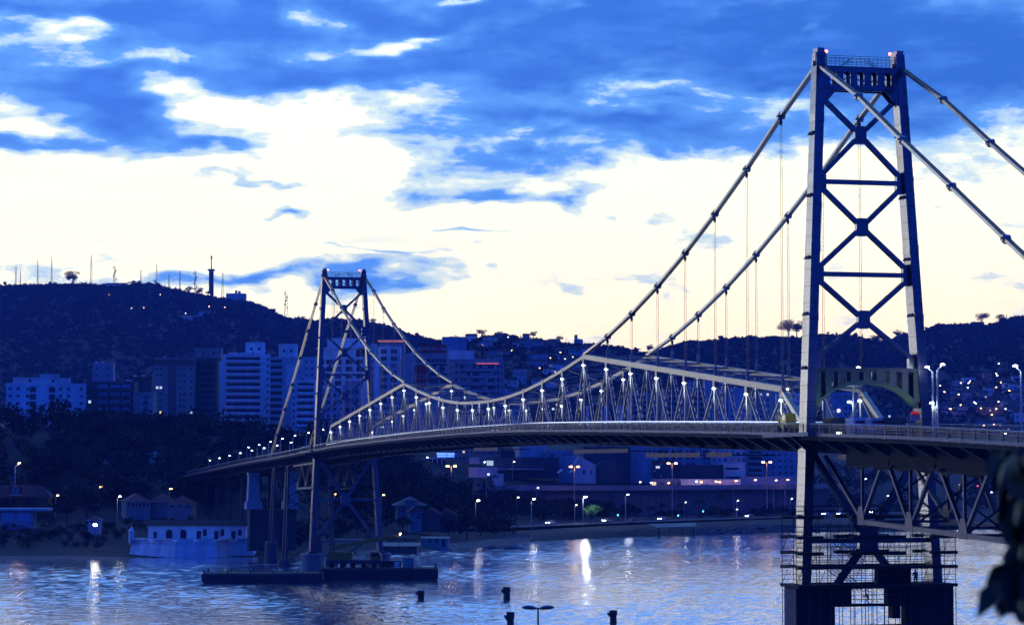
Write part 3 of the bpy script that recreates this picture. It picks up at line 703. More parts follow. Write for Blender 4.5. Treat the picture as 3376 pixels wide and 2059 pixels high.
for y0 in (SPAN + 150, SPAN + 180, SPAN + 210, SPAN + 240):
    VP = empty('viaduct_pier', (0, y0, 0), 0, bridge); zt = zd(y0) - 2.2
    for x in (1, W - 1): g = MB(); g.bar((x, 0, 6), (x, 0, zt), 1.1, .9, side=(1, 0, 0)); g.build('column', MASN, VP)
    g = MB(); g.bb(-.5, W + .5, -.8, .8, zt - .9, zt); g.build('crosshead', MASN, VP)
# dark sheets added to fill the dark zone under the near side span
for x in (-.3, W + .3):
    for k in range(6):
        y0_ = -8.5 - k * 12.4; g = MB(); P = []
        for q in range(7): y_ = y0_ - 12.2 * q / 6; sag = .25 * math.sin(q * 2.1 + k); P += [(x, y_, zd(y_) - 2.0), (x + .1 * math.sin(q * 3.), y_, zd(y_) - 3.6 + sag)]
        g.add(P, [(2 * q, 2 * q + 1, 2 * q + 3, 2 * q + 2) for q in range(6)]); g.build('dark_sheet', TARP, bridge)
for k in range(5):
    y0_ = -10 - k * 13; zz = zd(y0_ - 6) - 3.3; g = MB(); g.bb(-.8, W + .8, y0_ - 12.6, y0_, zz - .15, zz); g.build('safety_deck', PLANK, bridge)
# maintenance platforms hung under the main span
for y0, y1, x_, dz_ in ((78, 100, -1.2, -3.1), (70, 80, -1.4, -2.9), (38, 62, -1.2, -3.2), (26, 36, -1.0, -2.9), (150, 168, -1., -2.9)):
    HP = empty('hanging_platform', (0, 0, 0), 0, bridge); g = MB(); zz = zd((y0 + y1) / 2) + dz_
    g.bb(x_ - .8, x_ + 5, y0, y1, zz - .12, zz); g.build('platform_board', PLANK, HP)
    g = MB(); g.bb(x_ - .84, x_ - .80, y0, y1, zz - .3, zz + .28); g.build('toe_board', mat('toe_board', (.32, .18, .12), .8, 0, .3, 1.), HP)
    g = MB()
    for yy_ in np.arange(y0, y1 + .1, 2.): g.tube((x_ - .8, yy_, zz), (x_ - .8, yy_, zz + 1.2), .04, n=5)
    g.tube((x_ - .8, y0, zz + 1.1), (x_ - .8, y1, zz + 1.1), .04, n=5)
    g.build('guard_rail', TUBE, HP)
# ================================================================== buildings
def wm(n, c, v=.28): return mat(n, c, .8, 0, v, .22, streak=True)
WHT = wm('white_render', (.74, .74, .73)); CRM = wm('cream_render', (.55, .50, .42)); TAN = wm('tan_render', (.36, .30, .26)); BRN = wm('brown_render', (.17, .11, .09))
GRY = wm('grey_render', (.33, .34, .36)); LGR = wm('pale_grey_render', (.50, .51, .53)); DGR = wm('dark_cladding', (.055, .06, .075)); BLU = wm('blue_grey_render', (.30, .36, .44))
GRN = wm('faded_green_render', (.28, .36, .33)); RED = wm('red_paint', (.36, .035, .04)); ORG = wm('orange_render', (.50, .26, .12)); YEL = wm('yellow_render', (.22, .14, .03)); SHADEW = wm('shaded_plaster', (.26, .26, .27), .25)  # plaster and yellow kept dark, for the dusk shade under the trees
GLASS = mat('dark_glass', (.02, .025, .035), .12, 0, .2, .4); FRAME = mat('window_frame', (.45, .46, .48), .5, .2, .1)
TILE = mat('clay_tile', (.16, .05, .04), .85, 0, .3, .9, .5); TILED = mat('old_dark_tile', (.03, .022, .024), .9, 0, .3, .8, .5); METR = mat('metal_roof', (.09, .095, .115), .5, .4, .15, .4)
LIT = mat('lit_window', (.6, .5, .4), .5, var=0, emit=(1., .72, .34), estr=1.1); LITW = mat('lit_window_cool', (.6, .6, .6), .5, var=0, emit=(.75, .9, 1.), estr=.9)
def win_mesh(pane, nm='window'):
    g = MB()
    for s in (-1, 1): g.bb(s * .5 - .05 * (s > 0), s * .5 + .05 * (s < 0), -.10, .0, 0, 1, 1)
    g.bb(-.45, .45, -.10, 0, 0, .06, 1); g.bb(-.45, .45, -.10, 0, .94, 1, 1); g.bb(-.025, .025, -.07, 0, .06, .94, 1)
    g.bb(-.45, .45, -.03, 0, .06, .94, 0); return g.mesh(nm, [pane, FRAME])
CURT = mat('curtained_pane', (.20, .20, .22), .5, 0, .25, .6); CURT2 = mat('half_blind_pane', (.09, .09, .10), .4, 0, .25, .6)
W_D, W_L, W_LW, W_C, W_C2 = win_mesh(GLASS), win_mesh(LIT), win_mesh(LITW), win_mesh(CURT), win_mesh(CURT2)
_df = MB(); _df.bb(-.5, .5, -.06, 0, 0, 1); W_P = _df.mesh('window', [GLASS])
BZ = {}
def bld(name, px0, px1, yt, Y, label, wall=WHT, dep=14, rz=0., zb=None, win=None, bands=None, roof=None, parapet=.7, boxes=(), cat='building', extra=None, lit=.03, side=True, yb=None):
    """win = (columns [fractions], width, height, storey height, first sill); bands = (f0, f1, storey, out) balconies"""
    c = at(px0, yt, Y); x1 = at(px1, yt, Y).x; base = gz((px0 + px1) / 2, Y) - .5 if zb is None else zb
    if yb is not None: base = at(px0, yb, Y).z
    w = (x1 - c.x) / math.cos(rz); h = c.z - base
    E_ = empty(name, (c.x, Y, base), rz); tag(E_, label, cat)
    g = MB(); g.bb(0, w, 0, dep, 0, h); g.build('wall', wall, E_)
    if parapet:
        g = MB(); t = .25
        g.bb(-.12, w + .12, -.12, .13, h + .004, h + parapet); g.bb(-.12, w + .12, dep - .13, dep + .12, h + .004, h + parapet); g.bb(-.12, .13, .131, dep - .131, h + .004, h + parapet); g.bb(w - .13, w + .12, .131, dep - .131, h + .004, h + parapet)
        g.build('parapet', roof or wall, E_)
    if win:
        cols, ww, wh, fh, s0 = win; n = max(1, int((h - s0 - .3) / fh))
        z0 = h - n * fh + (fh - wh) * .45
        for r_ in range(n):
            for f in cols:
                lt = random.random(); me = W_L if lt < lit * .6 else W_LW if lt < lit else W_C if lt > .90 else W_C2 if lt > .74 else W_D
                inst('window', me, E_, (w * f, -.005, z0 + r_ * fh), None, (ww, 1, wh))
            if side and abs(rz) > .08:
                for f in (.2, .5, .8):
                    if rz > 0: inst('window', W_D, E_, (-.005, dep * f, z0 + r_ * fh), (0, 0, -math.pi / 2), (ww, 1, wh))
                    else: inst('window', W_D, E_, (w + .005, dep * f, z0 + r_ * fh), (0, 0, math.pi / 2), (ww, 1, wh))
    if bands:
        for f0, f1, fh, out in bands:
            n = max(1, int(h / fh)); z = h - .2
            for r_ in range(n):
                z = h - (r_ + 1) * fh
                g = MB(); g.bb(w * f0, w * f1, -out, -.01, z, z + .16); g.bb(w * f0, w * f1, -out - .10, -out, z - .05, z + 1.05); g.build('balcony', wall, E_)
                g = MB(); g.bb(w * f0 + .3, w * f1 - .3, -.06, -.004, z + .2, z + fh - .55); g.build('glazing', GLASS, E_)
    for f0, f1, hh, m_, d0 in boxes:
        g = MB(); g.bb(w * f0, w * f1, d0, d0 + min(dep - d0, 9), h + .002, h + hh); g.bb(w * f0 - .15, w * f1 + .15, d0 - .15, d0 + min(dep - d0, 9) + .15, h + hh + .003, h + hh + .3); g.build('rooftop_block', m_, E_)
        for f in (.3, .7): inst('window', W_P, E_, (w * (f0 + (f1 - f0) * f), d0 - .004, h + hh * .45), None, (1.1, 1, 1.2))
    if parapet and h > 8 and w > 6:                      # roof clutter: water tank, aerials, air conditioners
        for k in range(random.randint(1, 2)):
            x_, y_ = w * random.uniform(.12, .88), dep * random.uniform(.25, .7); g = MB(); g.lathe([(.8, 0), (.9, 1.2), (.85, 1.3), (.2, 1.6)], (x_, y_, h + .01), 10); g.build('water_tank', random.choice((BLU, LGR, DGR)), E_)
        x_ = w * random.uniform(.1, .9); hh = random.uniform(2.5, 6); g = MB(); g.tube((x_, 2.2, h), (x_, 2.2, h + hh), .07, .04, 5)
        for q in (.6, .8, .95): g.bar((x_ - .7, 2.2, h + hh * q), (x_ + .7, 2.2, h + hh * q), .05, .05)
        g.build('aerial', GALV, E_)
        if win:
            for k in range(random.randint(3, 7)):
                g = MB(); x_ = w * random.choice(win[0]) + random.choice((-1, 1)) * (win[1] * .5 + .5); x_ = min(max(x_, .5), w - .5); z_ = h - random.uniform(.12, .8) * h; g.bb(x_ - .4, x_ + .4, -.42, -.006, z_, z_ + .6); g.build('air_conditioner', LGR, E_)
    E_['w'] = w; E_['h'] = h
    if extra: extra(E_, w, h)
    return E_
def fr(n, a=.06, b=.94): return [a + (b - a) * i / (n - 1) for i in range(n)]
# ---- row on the rise, from the shore park rightwards
def x1_(E_, w, h):
    for f in (.335, .575):
        for r_ in range(5):
            g = MB(); g.bb(w * f - 1.2, w * f + 1.2, -.09, -.004, h - 2.9 - r_ * 2.9, h - .7 - r_ * 2.9); g.build('shaft_window', GLASS, E_)
bld('apartment_block', 20, 277, 1268, 1010, 'wide white apartment block with two dark window shafts', WHT, 16, .16, win=([.05, .15, .27, .68, .78, .94], 1.3, 1.25, 2.9, 1.5), boxes=((.08, .8, 2.8, LGR, 3), (.42, .66, 4.3, LGR, 5)), extra=x1_, yb=1400)
bld('apartment_block', 305, 373, 1201, 1120, 'narrow grey slab tower behind the brown block', GRY, 12, .1, win=([.2, .75], 1.1, 1.1, 3., 1.5), yb=1420)
def x2_(E_, w, h):
    for r_ in range(5):
        for k in range(3): g = MB(); g.bb(w * (.3 + k * .22), w * (.48 + k * .22), -.08, -.004, h - 2.6 - r_ * 3., h - .7 - r_ * 3.); g.build('glazing', mat('pale_glass', (.22, .27, .35), .2, 0, .1), E_)
bld('apartment_block', 276, 443, 1262, 1020, 'brown apartment block with glazed balconies and two lit lamps', BRN, 15, .05, win=([.12], 1.2, 1.2, 3., 1.), bands=((.25, .98, 3.0, 1.2),), extra=x2_, yb=1405, lit=.2)
bld('apartment_block', 440, 505, 1298, 1015, 'low tan block with a dark central window strip', TAN, 12, 0, win=([.62], 2.2, 1.9, 2.4, 1.), yb=1400, lit=.35)
bld('office_block', 424, 500, 1246, 1150, 'dark flat block behind the low tan block', DGR, 12, 0, yb=1400)
def x3_(E_, w, h):
    g = MB(); g.bb(-.1, w + .1, -.12, -.01, h - 2.6, h); g.build('top_band', BRN, E_)
    g = MB(); g.bb(w * .36, w * .56, -.1, -.005, 0, h - 2.7); g.build('recess_panel', BRN, E_)
bld('apartment_tower', 507, 640, 1184, 1060, 'tan apartment tower with paired windows and brown top band', TAN, 14, .04, win=([.09, .18, .40, .50, .66, .76, .93], 1.05, 1.15, 2.62, 1.), extra=x3_, yb=1410, lit=.04)
bld('apartment_tower', 641, 716, 1184, 1068, 'dark brown wing with recessed balconies beside the tan tower', BRN, 14, .04, bands=((.15, .9, 2.62, .9),), boxes=((0.02, 1.16, 4.6, TAN, 2),), yb=1410)
bld('apartment_tower', 716, 890, 1172, 1120, 'white tower with long horizontal balconies and a square roof block', WHT, 16, .10, win=([.03, .95], 1.0, 1.2, 2.9, 1.), bands=((.16, .82, 2.9, 1.5),), boxes=((.53, .9, 6.0, WHT, 3), (.22, .86, 1.2, WHT, 1)), yb=1415)
bld('apartment_tower', 874, 1040, 1181, 1130, 'white tower with a tall pale panel and stub balconies', LGR, 16, .05, bands=((.0, .35, 2.9, 1.3),), win=([.82, .93], 1.1, 1.2, 2.9, 1.), boxes=((.26, .62, 6.4, WHT, 3),), yb=1420,
    extra=lambda E_, w, h: MB().bb(w * .42, w * .62, -.14, -.005, h - 12, h - 3).build('pale_panel', WHT, E_))
bld('apartment_tower', 962, 1038, 1257, 1075, 'lower white block with stacked balconies left of the far tower', WHT, 14, .03, bands=((.2, .99, 2.75, 1.4),), win=([.09], 1.0, 1.1, 2.75, 1.), yb=1425)
def x6_(E_, w, h):
    g = MB(); g.bb(w * .05, w * .62, 1, 12, h + .01, h + 4.4); g.bb(w * .0, w * .64, .2, 12.5, h + 4.41, h + 5.0); g.build('setback_storey', WHT, E_)
    g = MB(); g.bb(w * .18, w * .8, 2, 11, h + 5.01, h + 9.5); g.build('roof_storey', WHT, E_)
    g = MB(); g.bb(w * .78, w * .96, 3, 9, h + .01, h + 7); g.build('lift_tower', WHT, E_)
bld('apartment_tower', 1040, 1248, 1180, 1180, 'big white block with a grid of square dark windows', WHT, 18, .02, win=([.09, .22, .36, .53, .70, .87], 3.2, 2.4, 3.35, 1.), extra=x6_, yb=1440, lit=.0)
bld('apartment_tower', 1245, 1319, 1146, 1195, 'white slab with two window columns right of the far tower', WHT, 18, .02, win=([.28, .72], 2.9, 2.3, 3.35, 1.), yb=1440, lit=.0)
def x7_(E_, w, h):
    g = MB(); g.bb(-.6, w + .6, -.6, 12, h + 1.01, h + 1.5); g.build('lit_cornice', mat('pink_glow', (.5, .2, .2), .5, var=.1, emit=(1., .28, .28), estr=.33), E_)  # roof slab itself made to glow pink
bld('office_block', 1249, 1333, 1130, 1330, 'dark block with a glowing pink roof edge', GRY, 14, 0, yb=1440, extra=x7_, parapet=0)
bld('office_block', 1130, 1192, 1275, 1110, 'old grey hall with a curved gable under the far tower braces', BLU, 14, 0, yb=1440, win=([.25, .5, .75], 1.6, 2.2, 4., 2.),
    extra=lambda E_, w, h: MB().prism([(w / 2 + w * .42 * math.cos(t), h + w * .34 * math.sin(t)) for t in np.linspace(0, math.pi, 12)], -.2, 3, lambda a, b, d: (a, d, b)).build('curved_gable', GRY, E_))
bld('office_block', 1036, 1130, 1290, 1090, 'plain blue-grey office block behind the far tower leg', BLU, 14, 0, yb=1440, win=(fr(5), 1.4, 1.5, 3., 1.))
def lettering(parent, txt, size, loc, m_, rz=0, ext=.03):
    cu = bpy.data.curves.new('lettering', 'FONT'); cu.body = txt; cu.size = size; cu.extrude = ext; cu.align_x = 'CENTER'; cu.align_y = 'CENTER'; cu.materials.append(m_)
    t_ = bpy.data.objects.new('lettering', cu); COL.objects.link(t_); dg = bpy.context.evaluated_depsgraph_get(); me = bpy.data.meshes.new_from_object(t_.evaluated_get(dg)); bpy.data.objects.remove(t_)
    return inst('lettering', me, parent, loc, (math.pi / 2, 0, rz))
LETW = mat('white_lettering', (.72, .74, .78), .6, var=0); 
def x8_(E_, w, h):
    g = MB(); g.bb(w * .36, w * .985, -.5, -.2, h + .8, h + 4.6); a = g.build('roof_sign', RED, E_); lettering(a, 'PLANTÃO DE VENDAS', 1.9, (w * .67, -.54, h + 2.6), LETW)
    for f in (.375, .97):
        g = MB(); g.bb(w * f - .7, w * f + .7, -.56, -.51, h + 1.2, h + 3.8); g.build('sign_edge', mat('green_paint', (.05, .28, .08), .6), a)
    g = MB(); g.bb(w * .25, w * .55, -.3, -.02, h - 16.5, h - 5.0); b = g.build('billboard', RED, E_); lettering(b, 'TOP', 4.0, (w * .40, -.34, h - 10.6), mat('pink_lettering', (.55, .3, .32), .6, var=0)); lettering(b, 'ALUGUEL', 1.5, (w * .40, -.34, h - 13.8), mat('pink_lettering', (.55, .3, .32), .6, var=0))
    g = MB(); g.bb(w * .56, w * .99, -.28, -.02, h - 16.5, h - 4.4); b = g.build('billboard', DGR, E_)
    lettering(b, '1 E 2', 4.6, (w * .78, -.34, h - 7.2), LETW); lettering(b, 'QUARTOS', 1.8, (w * .8, -.34, h - 10.6), LETW); lettering(b, 'STUDIOS', 1.9, (w * .74, -.34, h - 14.6), LETW)
    for k in range(8): inst('window', W_P, E_, (w * (.3 + k * .09), -.01, h - 3.6), None, (1.5, 1, 1.6))
    g = MB(); g.bb(w * .18, w * .235, -.12, -.01, h - 18, h - 4); g.build('pale_strip', LGR, E_)
bld('office_block', 1330, 1476, 1168, 1190, 'grey building carrying red and dark billboards and a red roof sign', GRY, 16, 0, yb=1440, extra=x8_)
def x9_(E_, w, h):
    for r_ in range(8):
        z = h - 3.7 - r_ * 3.35
        g = MB(); g.bb(w * .20, w * .84, -.08, -.004, z, z + 1.95); gl = g.build('ribbon_window', GLASS, E_)
        for k in range(13):
            x_ = w * (.20 + .64 * k / 12)
            if random.random() < .6: g = MB(); g.bb(x_ - .45, x_ + .45, -.13, -.081, z + .1, z + 1.0 + random.random() * .8); g.build('blind', LGR, gl)
        for f in (.06, .145, .885, .95): inst('window', W_P, E_, (w * f, -.01, z + .5), None, (1.2 if f in (.145, .885) else .7, 1, 1.6 if f in (.145, .885) else .8))
    g = MB(); g.bb(w * .5, w * .9, -.35, -.2, h - 1.75, h - 1.1); g.build('neon_strip', mat('red_neon', (.4, .1, .1), .5, var=.1, emit=(1., .22, .25), estr=.45), E_)
    g = MB(); g.bb(-.3, w * .46, 1, 9, h + .8, h + 4.8); g.build('white_roof_block', WHT, E_)
bld('office_block', 1478, 1663, 1188, 1210, 'large grey office block with ribbon windows and a red neon strip', GRY, 20, .03, yb=1440, extra=x9_)
bld('apartment_tower', 1459, 1538, 1113, 1700, 'far bare slab tower rising over the billboard building', BLU, 16, .05, yb=1300)
# ---- city seen through the trusses and between the near tower legs
bld('apartment_block', 1660, 1725, 1292, 1330, 'blue-grey block with a pale roof slab right of the office block', BLU, 14, 0, yb=1440, win=(fr(4), 1.5, 1.4, 3.2, 1.))
bld('apartment_block', 1725, 1830, 1318, 1350, 'dim brick block low behind the truss centre', BRN, 14, 0, yb=1440, win=(fr(5), 1.4, 1.3, 3.1, 1.), lit=.1)
bld('apartment_block', 1832, 1900, 1303, 1400, 'small dark block with square windows behind the truss', DGR, 14, 0, yb=1440, win=(fr(4), 1.3, 1.3, 3.1, 1.))
bld('white_hall', 1920, 2062, 1335, 1330, 'low hall with three bright white wall panels', DGR, 18, 0, yb=1440, parapet=.3, extra=lambda E_, w, h: [MB().bb(w * a, w * b, -.2, -.01, h - 13, h - .3).build('white_panel', WHT, E_) for a, b in ((.02, .16), (.42, .62), (.76, .98))])
bld('apartment_block', 2075, 2190, 1300, 1380, 'dark apartment block with stacked balconies behind the trusses', BLU, 15, .05, yb=1440, bands=((.1, .55, 3., 1.2),), win=([.65, .78, .92], 1.3, 1.3, 3., 1.))
bld('apartment_block', 2190, 2325, 1288, 1360, 'pale banded apartment block behind the truss posts', GRY, 15, .06, yb=1440, bands=((.05, .35, 3., 1.2), (.62, .98, 3., 1.2)), win=([.42, .53], 1.4, 1.3, 3., 1.), boxes=((.55, .8, 5, BLU, 3),))
bld('apartment_block', 2325, 2400, 1254, 1420, 'tall blue-grey stair tower with one small window', BLU, 14, 0, yb=1440, win=([.3], 1.3, 1.3, 9., 1.))
bld('apartment_block', 2398, 2470, 1282, 1340, 'white block with a single window column behind the trusses', LGR, 14, .04, yb=1440, win=([.2, .78], 1.4, 1.3, 3.2, 1.))
bld('apartment_block', 2478, 2560, 1290, 1365, 'shaded block with paired windows and a dark water tank', BLU, 15, 0, yb=1440, win=(fr(4), 1.3, 1.4, 3.0, 1.), boxes=((.3, .6, 3.2, DGR, 4),))
bld('apartment_block', 2560, 2640, 1300, 1345, 'white block with small square windows beside the near tower', WHT, 15, -.05, yb=1440, win=(fr(4, .12, .9), 1.2, 1.3, 3.1, 1.))
bld('apartment_block', 2736, 2860, 1296, 1360, 'pale block with a round lit sign framed by the near tower legs', BLU, 15, .05, yb=1440, win=([.42, .55, .82, .92], 1.5, 1.6, 3.2, 1.), boxes=((.1, .85, 1.2, DGR, 2),),
    extra=lambda E_, w, h: MB().tube((w * .23, -.3, h - 9.3), (w * .23, -.05, h - 9.3), 1.0, n=14).build('round_sign', lamp_mat('lit_sign', (.8, .7, 1.), 1.6), E_))
bld('apartment_block', 2860, 2960, 1345, 1500, 'low dim block at the foot of the hillside', DGR, 15, 0, yb=1460, win=(fr(5), 1.3, 1.3, 3.1, 1.), lit=.1)
# ---- lower town under the deck
bld('apartment_block', 1560, 1660, 1462, 1260, 'long apartment row just under the deck with many small windows', GRY, 14, 0, yb=1525, win=(fr(9), 1.2, 1.3, 3., .5))
bld('low_building', 1460, 1560, 1478, 1270, 'dim terrace with small bright windows left of the apartment row', BLU, 12, 0, yb=1525, win=(fr(8), 1.0, 1.2, 3., .5), lit=.1)
bld('colonnade', 1345, 1465, 1512, 1180, 'long white canopy on slim columns below the deck', DGR, 10, 0, yb=1545, parapet=0, extra=lambda E_, w, h: [MB().bb(-1, w + 1, -4.5, 1, h + .01, h + .55).build('canopy', WHT, E_)] + [MB().bb(w * f - .2, w * f + .2, -4.2, -3.8, 0, h).build('column', WHT, E_) for f in fr(8)])
bld('low_building', 1712, 1804, 1473, 1230, 'plain building with a bright white end wall', LGR, 14, .22, yb=1512)
bld('low_building', 1800, 1892, 1488, 1225, 'flat grey building with a shadowed entrance', BLU, 14, .1, yb=1520, win=([.2], 2.5, 2.6, 4, 1.))
bld('low_building', 1650, 1715, 1488, 1240, 'dark leafy-fronted house left of the white end wall', DGR, 12, 0, yb=1520)
bld('warehouse', 1600, 1842, 1508, 1190, 'dark warehouse with a lit doorway and pale eaves', DGR, 16, 0, yb=1575, parapet=.2, extra=lambda E_, w, h: [MB().bb(-1., w * .80, -3.2, 0, h * .42, h * .42 + .35).build('eaves', LGR, E_), MB().bb(w * .02, w * .11, -.06, -.005, h * .62, h * .86).build('lit_doorway', mat('doorway_glow', (.5, .6, .6), .6, var=0, emit=(.7, .95, 1.), estr=.5), E_)])
bld('low_building', 1842, 1900, 1505, 1200, 'grey block with a satellite dish on its ledge', BLU, 12, 0, yb=1590)
def gable(E_, w, h):
    MB().prism([(-.3, h), (w + .3, h), (w * .2, h + w * .42)], -.3, 12.3, lambda a, b, d: (a, d, b)).build('gable_roof', LGR, E_)
bld('gabled_house', 1893, 1964, 1532, 1165, 'pale gabled house with two narrow windows', LGR, 12, 0, yb=1592, parapet=0, win=([.45, .78], 1.1, 2.2, 6, 3.2), extra=gable)
bld('warehouse', 1925, 2078, 1476, 1215, 'huge dark windowless warehouse under the deck', DGR, 18, 0, yb=1592)
bld('warehouse', 1968, 2050, 1540, 1170, 'dark arched shed in front of the windowless warehouse', DGR, 12, 0, yb=1592, parapet=0, extra=lambda E_, w, h: MB().prism([(w / 2 + w * .5 * math.cos(t), h + w * .3 * math.sin(t)) for t in np.linspace(0, math.pi, 12)], 0, 12, lambda a, b, d: (a, d, b)).build('arched_roof', DGR, E_))
bld('apartment_block', 2078, 2168, 1466, 1225, 'blue-grey block with bare party wall under the deck', BLU, 14, 0, yb=1592)
bld('apartment_block', 2150, 2225, 1520, 1190, 'narrow dark block with amber windows in the lower town', DGR, 12, 0, yb=1592, win=([.25], 2., 1.2, 5., 1), lit=.5)
bld('apartment_block', 2166, 2345, 1478, 1240, 'apartment block with wide dark windows under the deck', BLU, 14, 0, yb=1560, win=([.06, .17, .30, .42, .56, .66, .88, .96], 2.0, 1.9, 3.0, .5))
bld('apartment_block', 2345, 2460, 1484, 1235, 'white apartment block with square windows under the deck', LGR, 14, 0, yb=1560, win=(fr(6), 1.5, 1.5, 3.0, .5))
bld('apartment_block', 2460, 2520, 1482, 1245, 'block with deep balconies near the tall lamp', GRY, 14, 0, yb=1592, bands=((.1, .9, 3., 1.2),))
bld('apartment_block', 2520, 2660, 1488, 1250, 'row of shaded flats by the near tower leg', BLU, 14, 0, yb=1592, win=(fr(7), 1.4, 1.4, 3., .5))
bld('billboard_hall', 2222, 2388, 1532, 1195, 'flat hall faced with one big dark screen', DGR, 12, 0, yb=1584, parapet=.1, extra=lambda E_, w, h: MB().bb(w * .45, w, -.15, .1, h + .11, h + .3).build('roof_edge', LGR, E_))
bld('office_block', 2388, 2456, 1530, 1190, 'white office with two dark ribbon windows', LGR, 12, 0, yb=1592, extra=lambda E_, w, h: [MB().bb(w * .06, w * .72, -.08, -.004, h * f, h * f + 1.0).build('ribbon_window', GLASS, E_) for f in (.25, .72)])
bld('low_building', 2246, 2442, 1580, 1165, 'long low white building lit by orange lamps', WHT, 10, 0, yb=1612, parapet=.2)
bld('low_building', 2445, 2650, 1575, 1180, 'plain pale wall building right of the lit low building', BLU, 10, 0, yb=1612)
bld('low_building', 2150, 2246, 1582, 1168, 'low terrace with a dark shopfront left of the lit low building', GRY, 10, 0, yb=1612, win=(fr(4), 2.2, 1.8, 3, .5), lit=.2)
for (a, b, c, d, lab) in ((1622, 1660, 1566, 1600, 'small plain white shed at the wood edge'), (1545, 1640, 1545, 1572, 'low pale house above the dark trees'), (1548, 1580, 1512, 1528, 'tiny lean-to with a sloping white wall')):
    bld('shed', a, b, c, 1100, lab, LGR, 6, 0, yb=d, win=None)
# satellite dishes
for px, py, s, lab in ((1846, 1552, 1., 'white satellite dish tilted up on the grey ledge'), (1884, 1552, .8, 'smaller dim satellite dish beside the tilted dish')):
    p = at(px, py, 1150); E_ = empty('satellite_dish', p - Vector((0, 0, 3)), 0); tag(E_, lab, 'dish')
    g = MB(); n = 16; d_ = Vector((-.55, -.25, .75)).normalized(); a_ = d_.orthogonal().normalized(); b_ = d_.cross(a_); P = [Vector((0, 0, 3)) - d_ * .4 * s]; F = []
    for q in (.5, 1.):
        P += [Vector((0, 0, 3)) - d_ * .4 * s * (1 - q * q) + (a_ * math.cos(2 * math.pi * i / n) + b_ * math.sin(2 * math.pi * i / n)) * 1.5 * s * q for i in range(n)]
    F = [(0, 1 + i, 1 + (i + 1) % n) for i in range(n)] + [(1 + i, 1 + n + i, 1 + n + (i + 1) % n, 1 + (i + 1) % n) for i in range(n)]
    g.add(P, F); g.build('reflector', WHT, E_); g = MB(); g.tube((0, 0, 0), (0, 0, 2.7), .12); g.build('mast', GALV, E_)
    g = MB(); g.bar(Vector((0, 0, 3)), Vector((0, 0, 3)) + d_ * 1.3 * s, .1, .1); g.build('feed_arm', GALV, E_)
# electronic sign
p = at(1440, 1507, 1150); q = at(1499, 1491, 1150); E_ = empty('message_sign', (p.x, 1150, gz(1470, 1150)), 0); tag(E_, 'bright blue electronic message sign glowing below the deck', 'sign')
w, z0, z1 = q.x - p.x, p.z - E_.location.z, q.z - E_.location.z
g = MB(); g.bb(0, w, -.3, .2, z0, z1); g.build('panel', lamp_mat('sign_blue', (.0, .03, 1.), .9), E_)
lt = lamp_mat('sign_text', (.35, .75, 1.), 1.6)
for k, s in enumerate(('PRIMEIRO MUNIC', 'REDUZA VELOC')): lettering(E_, s, 1.05, (w / 2, -.34, z0 + (z1 - z0) * (.74 - .48 * k)), lt, ext=.01)
for f in (.2, .8): g = MB(); g.bb(w * f - .15, w * f + .15, -.1, .1, 0, z0); g.build('leg', GALV, E_)
# elevated road and retaining wall along the avenue
def polyw(pxs, Ys): return [Vector(((px - 1688) / FPX * Y, Y, 0)) for px, Y in zip(pxs, Ys)]
VP_ = polyw([1560, 1700, 1850, 2050, 2350, 2620, 2750], [1115, 1118, 1122, 1128, 1155, 1183, 1215])
E_ = empty('retaining_wall', VP_[0]); tag(E_, 'long concrete retaining wall with an overhanging road edge above the avenue', 'wall'); o0 = VP_[0]
for a, b in zip(VP_, VP_[1:]):
    d = (b - a).normalized(); s = (d.y, -d.x, 0); n = int((b - a).length / 9)
    for k in range(n):
        p, q = a + (b - a) * (k / n) - o0, a + (b - a) * ((k + 1) / n) - o0
        g = MB(); g.bar(p + Vector((0, 0, 8.5)), q - d * .06 + Vector((0, 0, 8.5)), .6, 13.6 - .4, side=s); g.build('wall_panel', CONC, E_)
    g = MB(); g.bar(a - o0 + Vector((d.y, -d.x, 0)) * 1.2 + Vector((0, 0, 16.0)), b - o0 + Vector((d.y, -d.x, 0)) * 1.2 + Vector((0, 0, 16.0)), 3.4, 1.3, side=s); g.build('road_edge', CONCL, E_)
    g = MB(); g.bar(a - o0 + Vector((d.y, -d.x, 0)) * 2.7 + Vector((0, 0, 17.1)), b - o0 + Vector((d.y, -d.x, 0)) * 2.7 + Vector((0, 0, 17.1)), .2, .9, side=s); g.build('road_parapet', CONCL, E_)
# coastal avenue: carriageway, kerb, lane lines
RP = [(1380, 905), (1500, 915), (1600, 930), (1760, 955), (1900, 985), (2050, 1010), (2250, 1050), (2450, 1085), (2650, 1120), (2800, 1150), (2950, 1200), (3150, 1260), (3450, 1330)]
def ribbon(name, off0, off1, dz, m_, label=None, kind='structure', dash=None):
    P, F = [], []; V = [Vector(((px - 1688) / FPX * Y, Y, 0)) for px, Y in RP]; pts_ = []
    for a, b in zip(V, V[1:]):
        for k in range(8): pts_.append(a + (b - a) * k / 8)
    for i, p in enumerate(pts_):
        d = (pts_[min(i + 1, len(pts_) - 1)] - pts_[max(i - 1, 0)]).normalized(); nn = Vector((-d.y, d.x, 0))
        for o in (off0, off1):
            q = p + nn * o; P.append((q.x, q.y, road_z(q.x, q.y) + dz))
    for i in range(len(pts_) - 1):
        if dash and i % 2: continue
        F.append((2 * i, 2 * i + 2, 2 * i + 3, 2 * i + 1))
    g = MB(); g.add(P, F); return tag(g.build(name, m_), label, kind=kind)
def road_z(x, Y): return 3.55 + .0 * Y
ribbon('road', -6, 6, .35, ASPH, 'coastal avenue running along the shore'); ribbon('pavement', -9.5, -6.3, .47, CONC, 'seaside pavement beside the avenue')
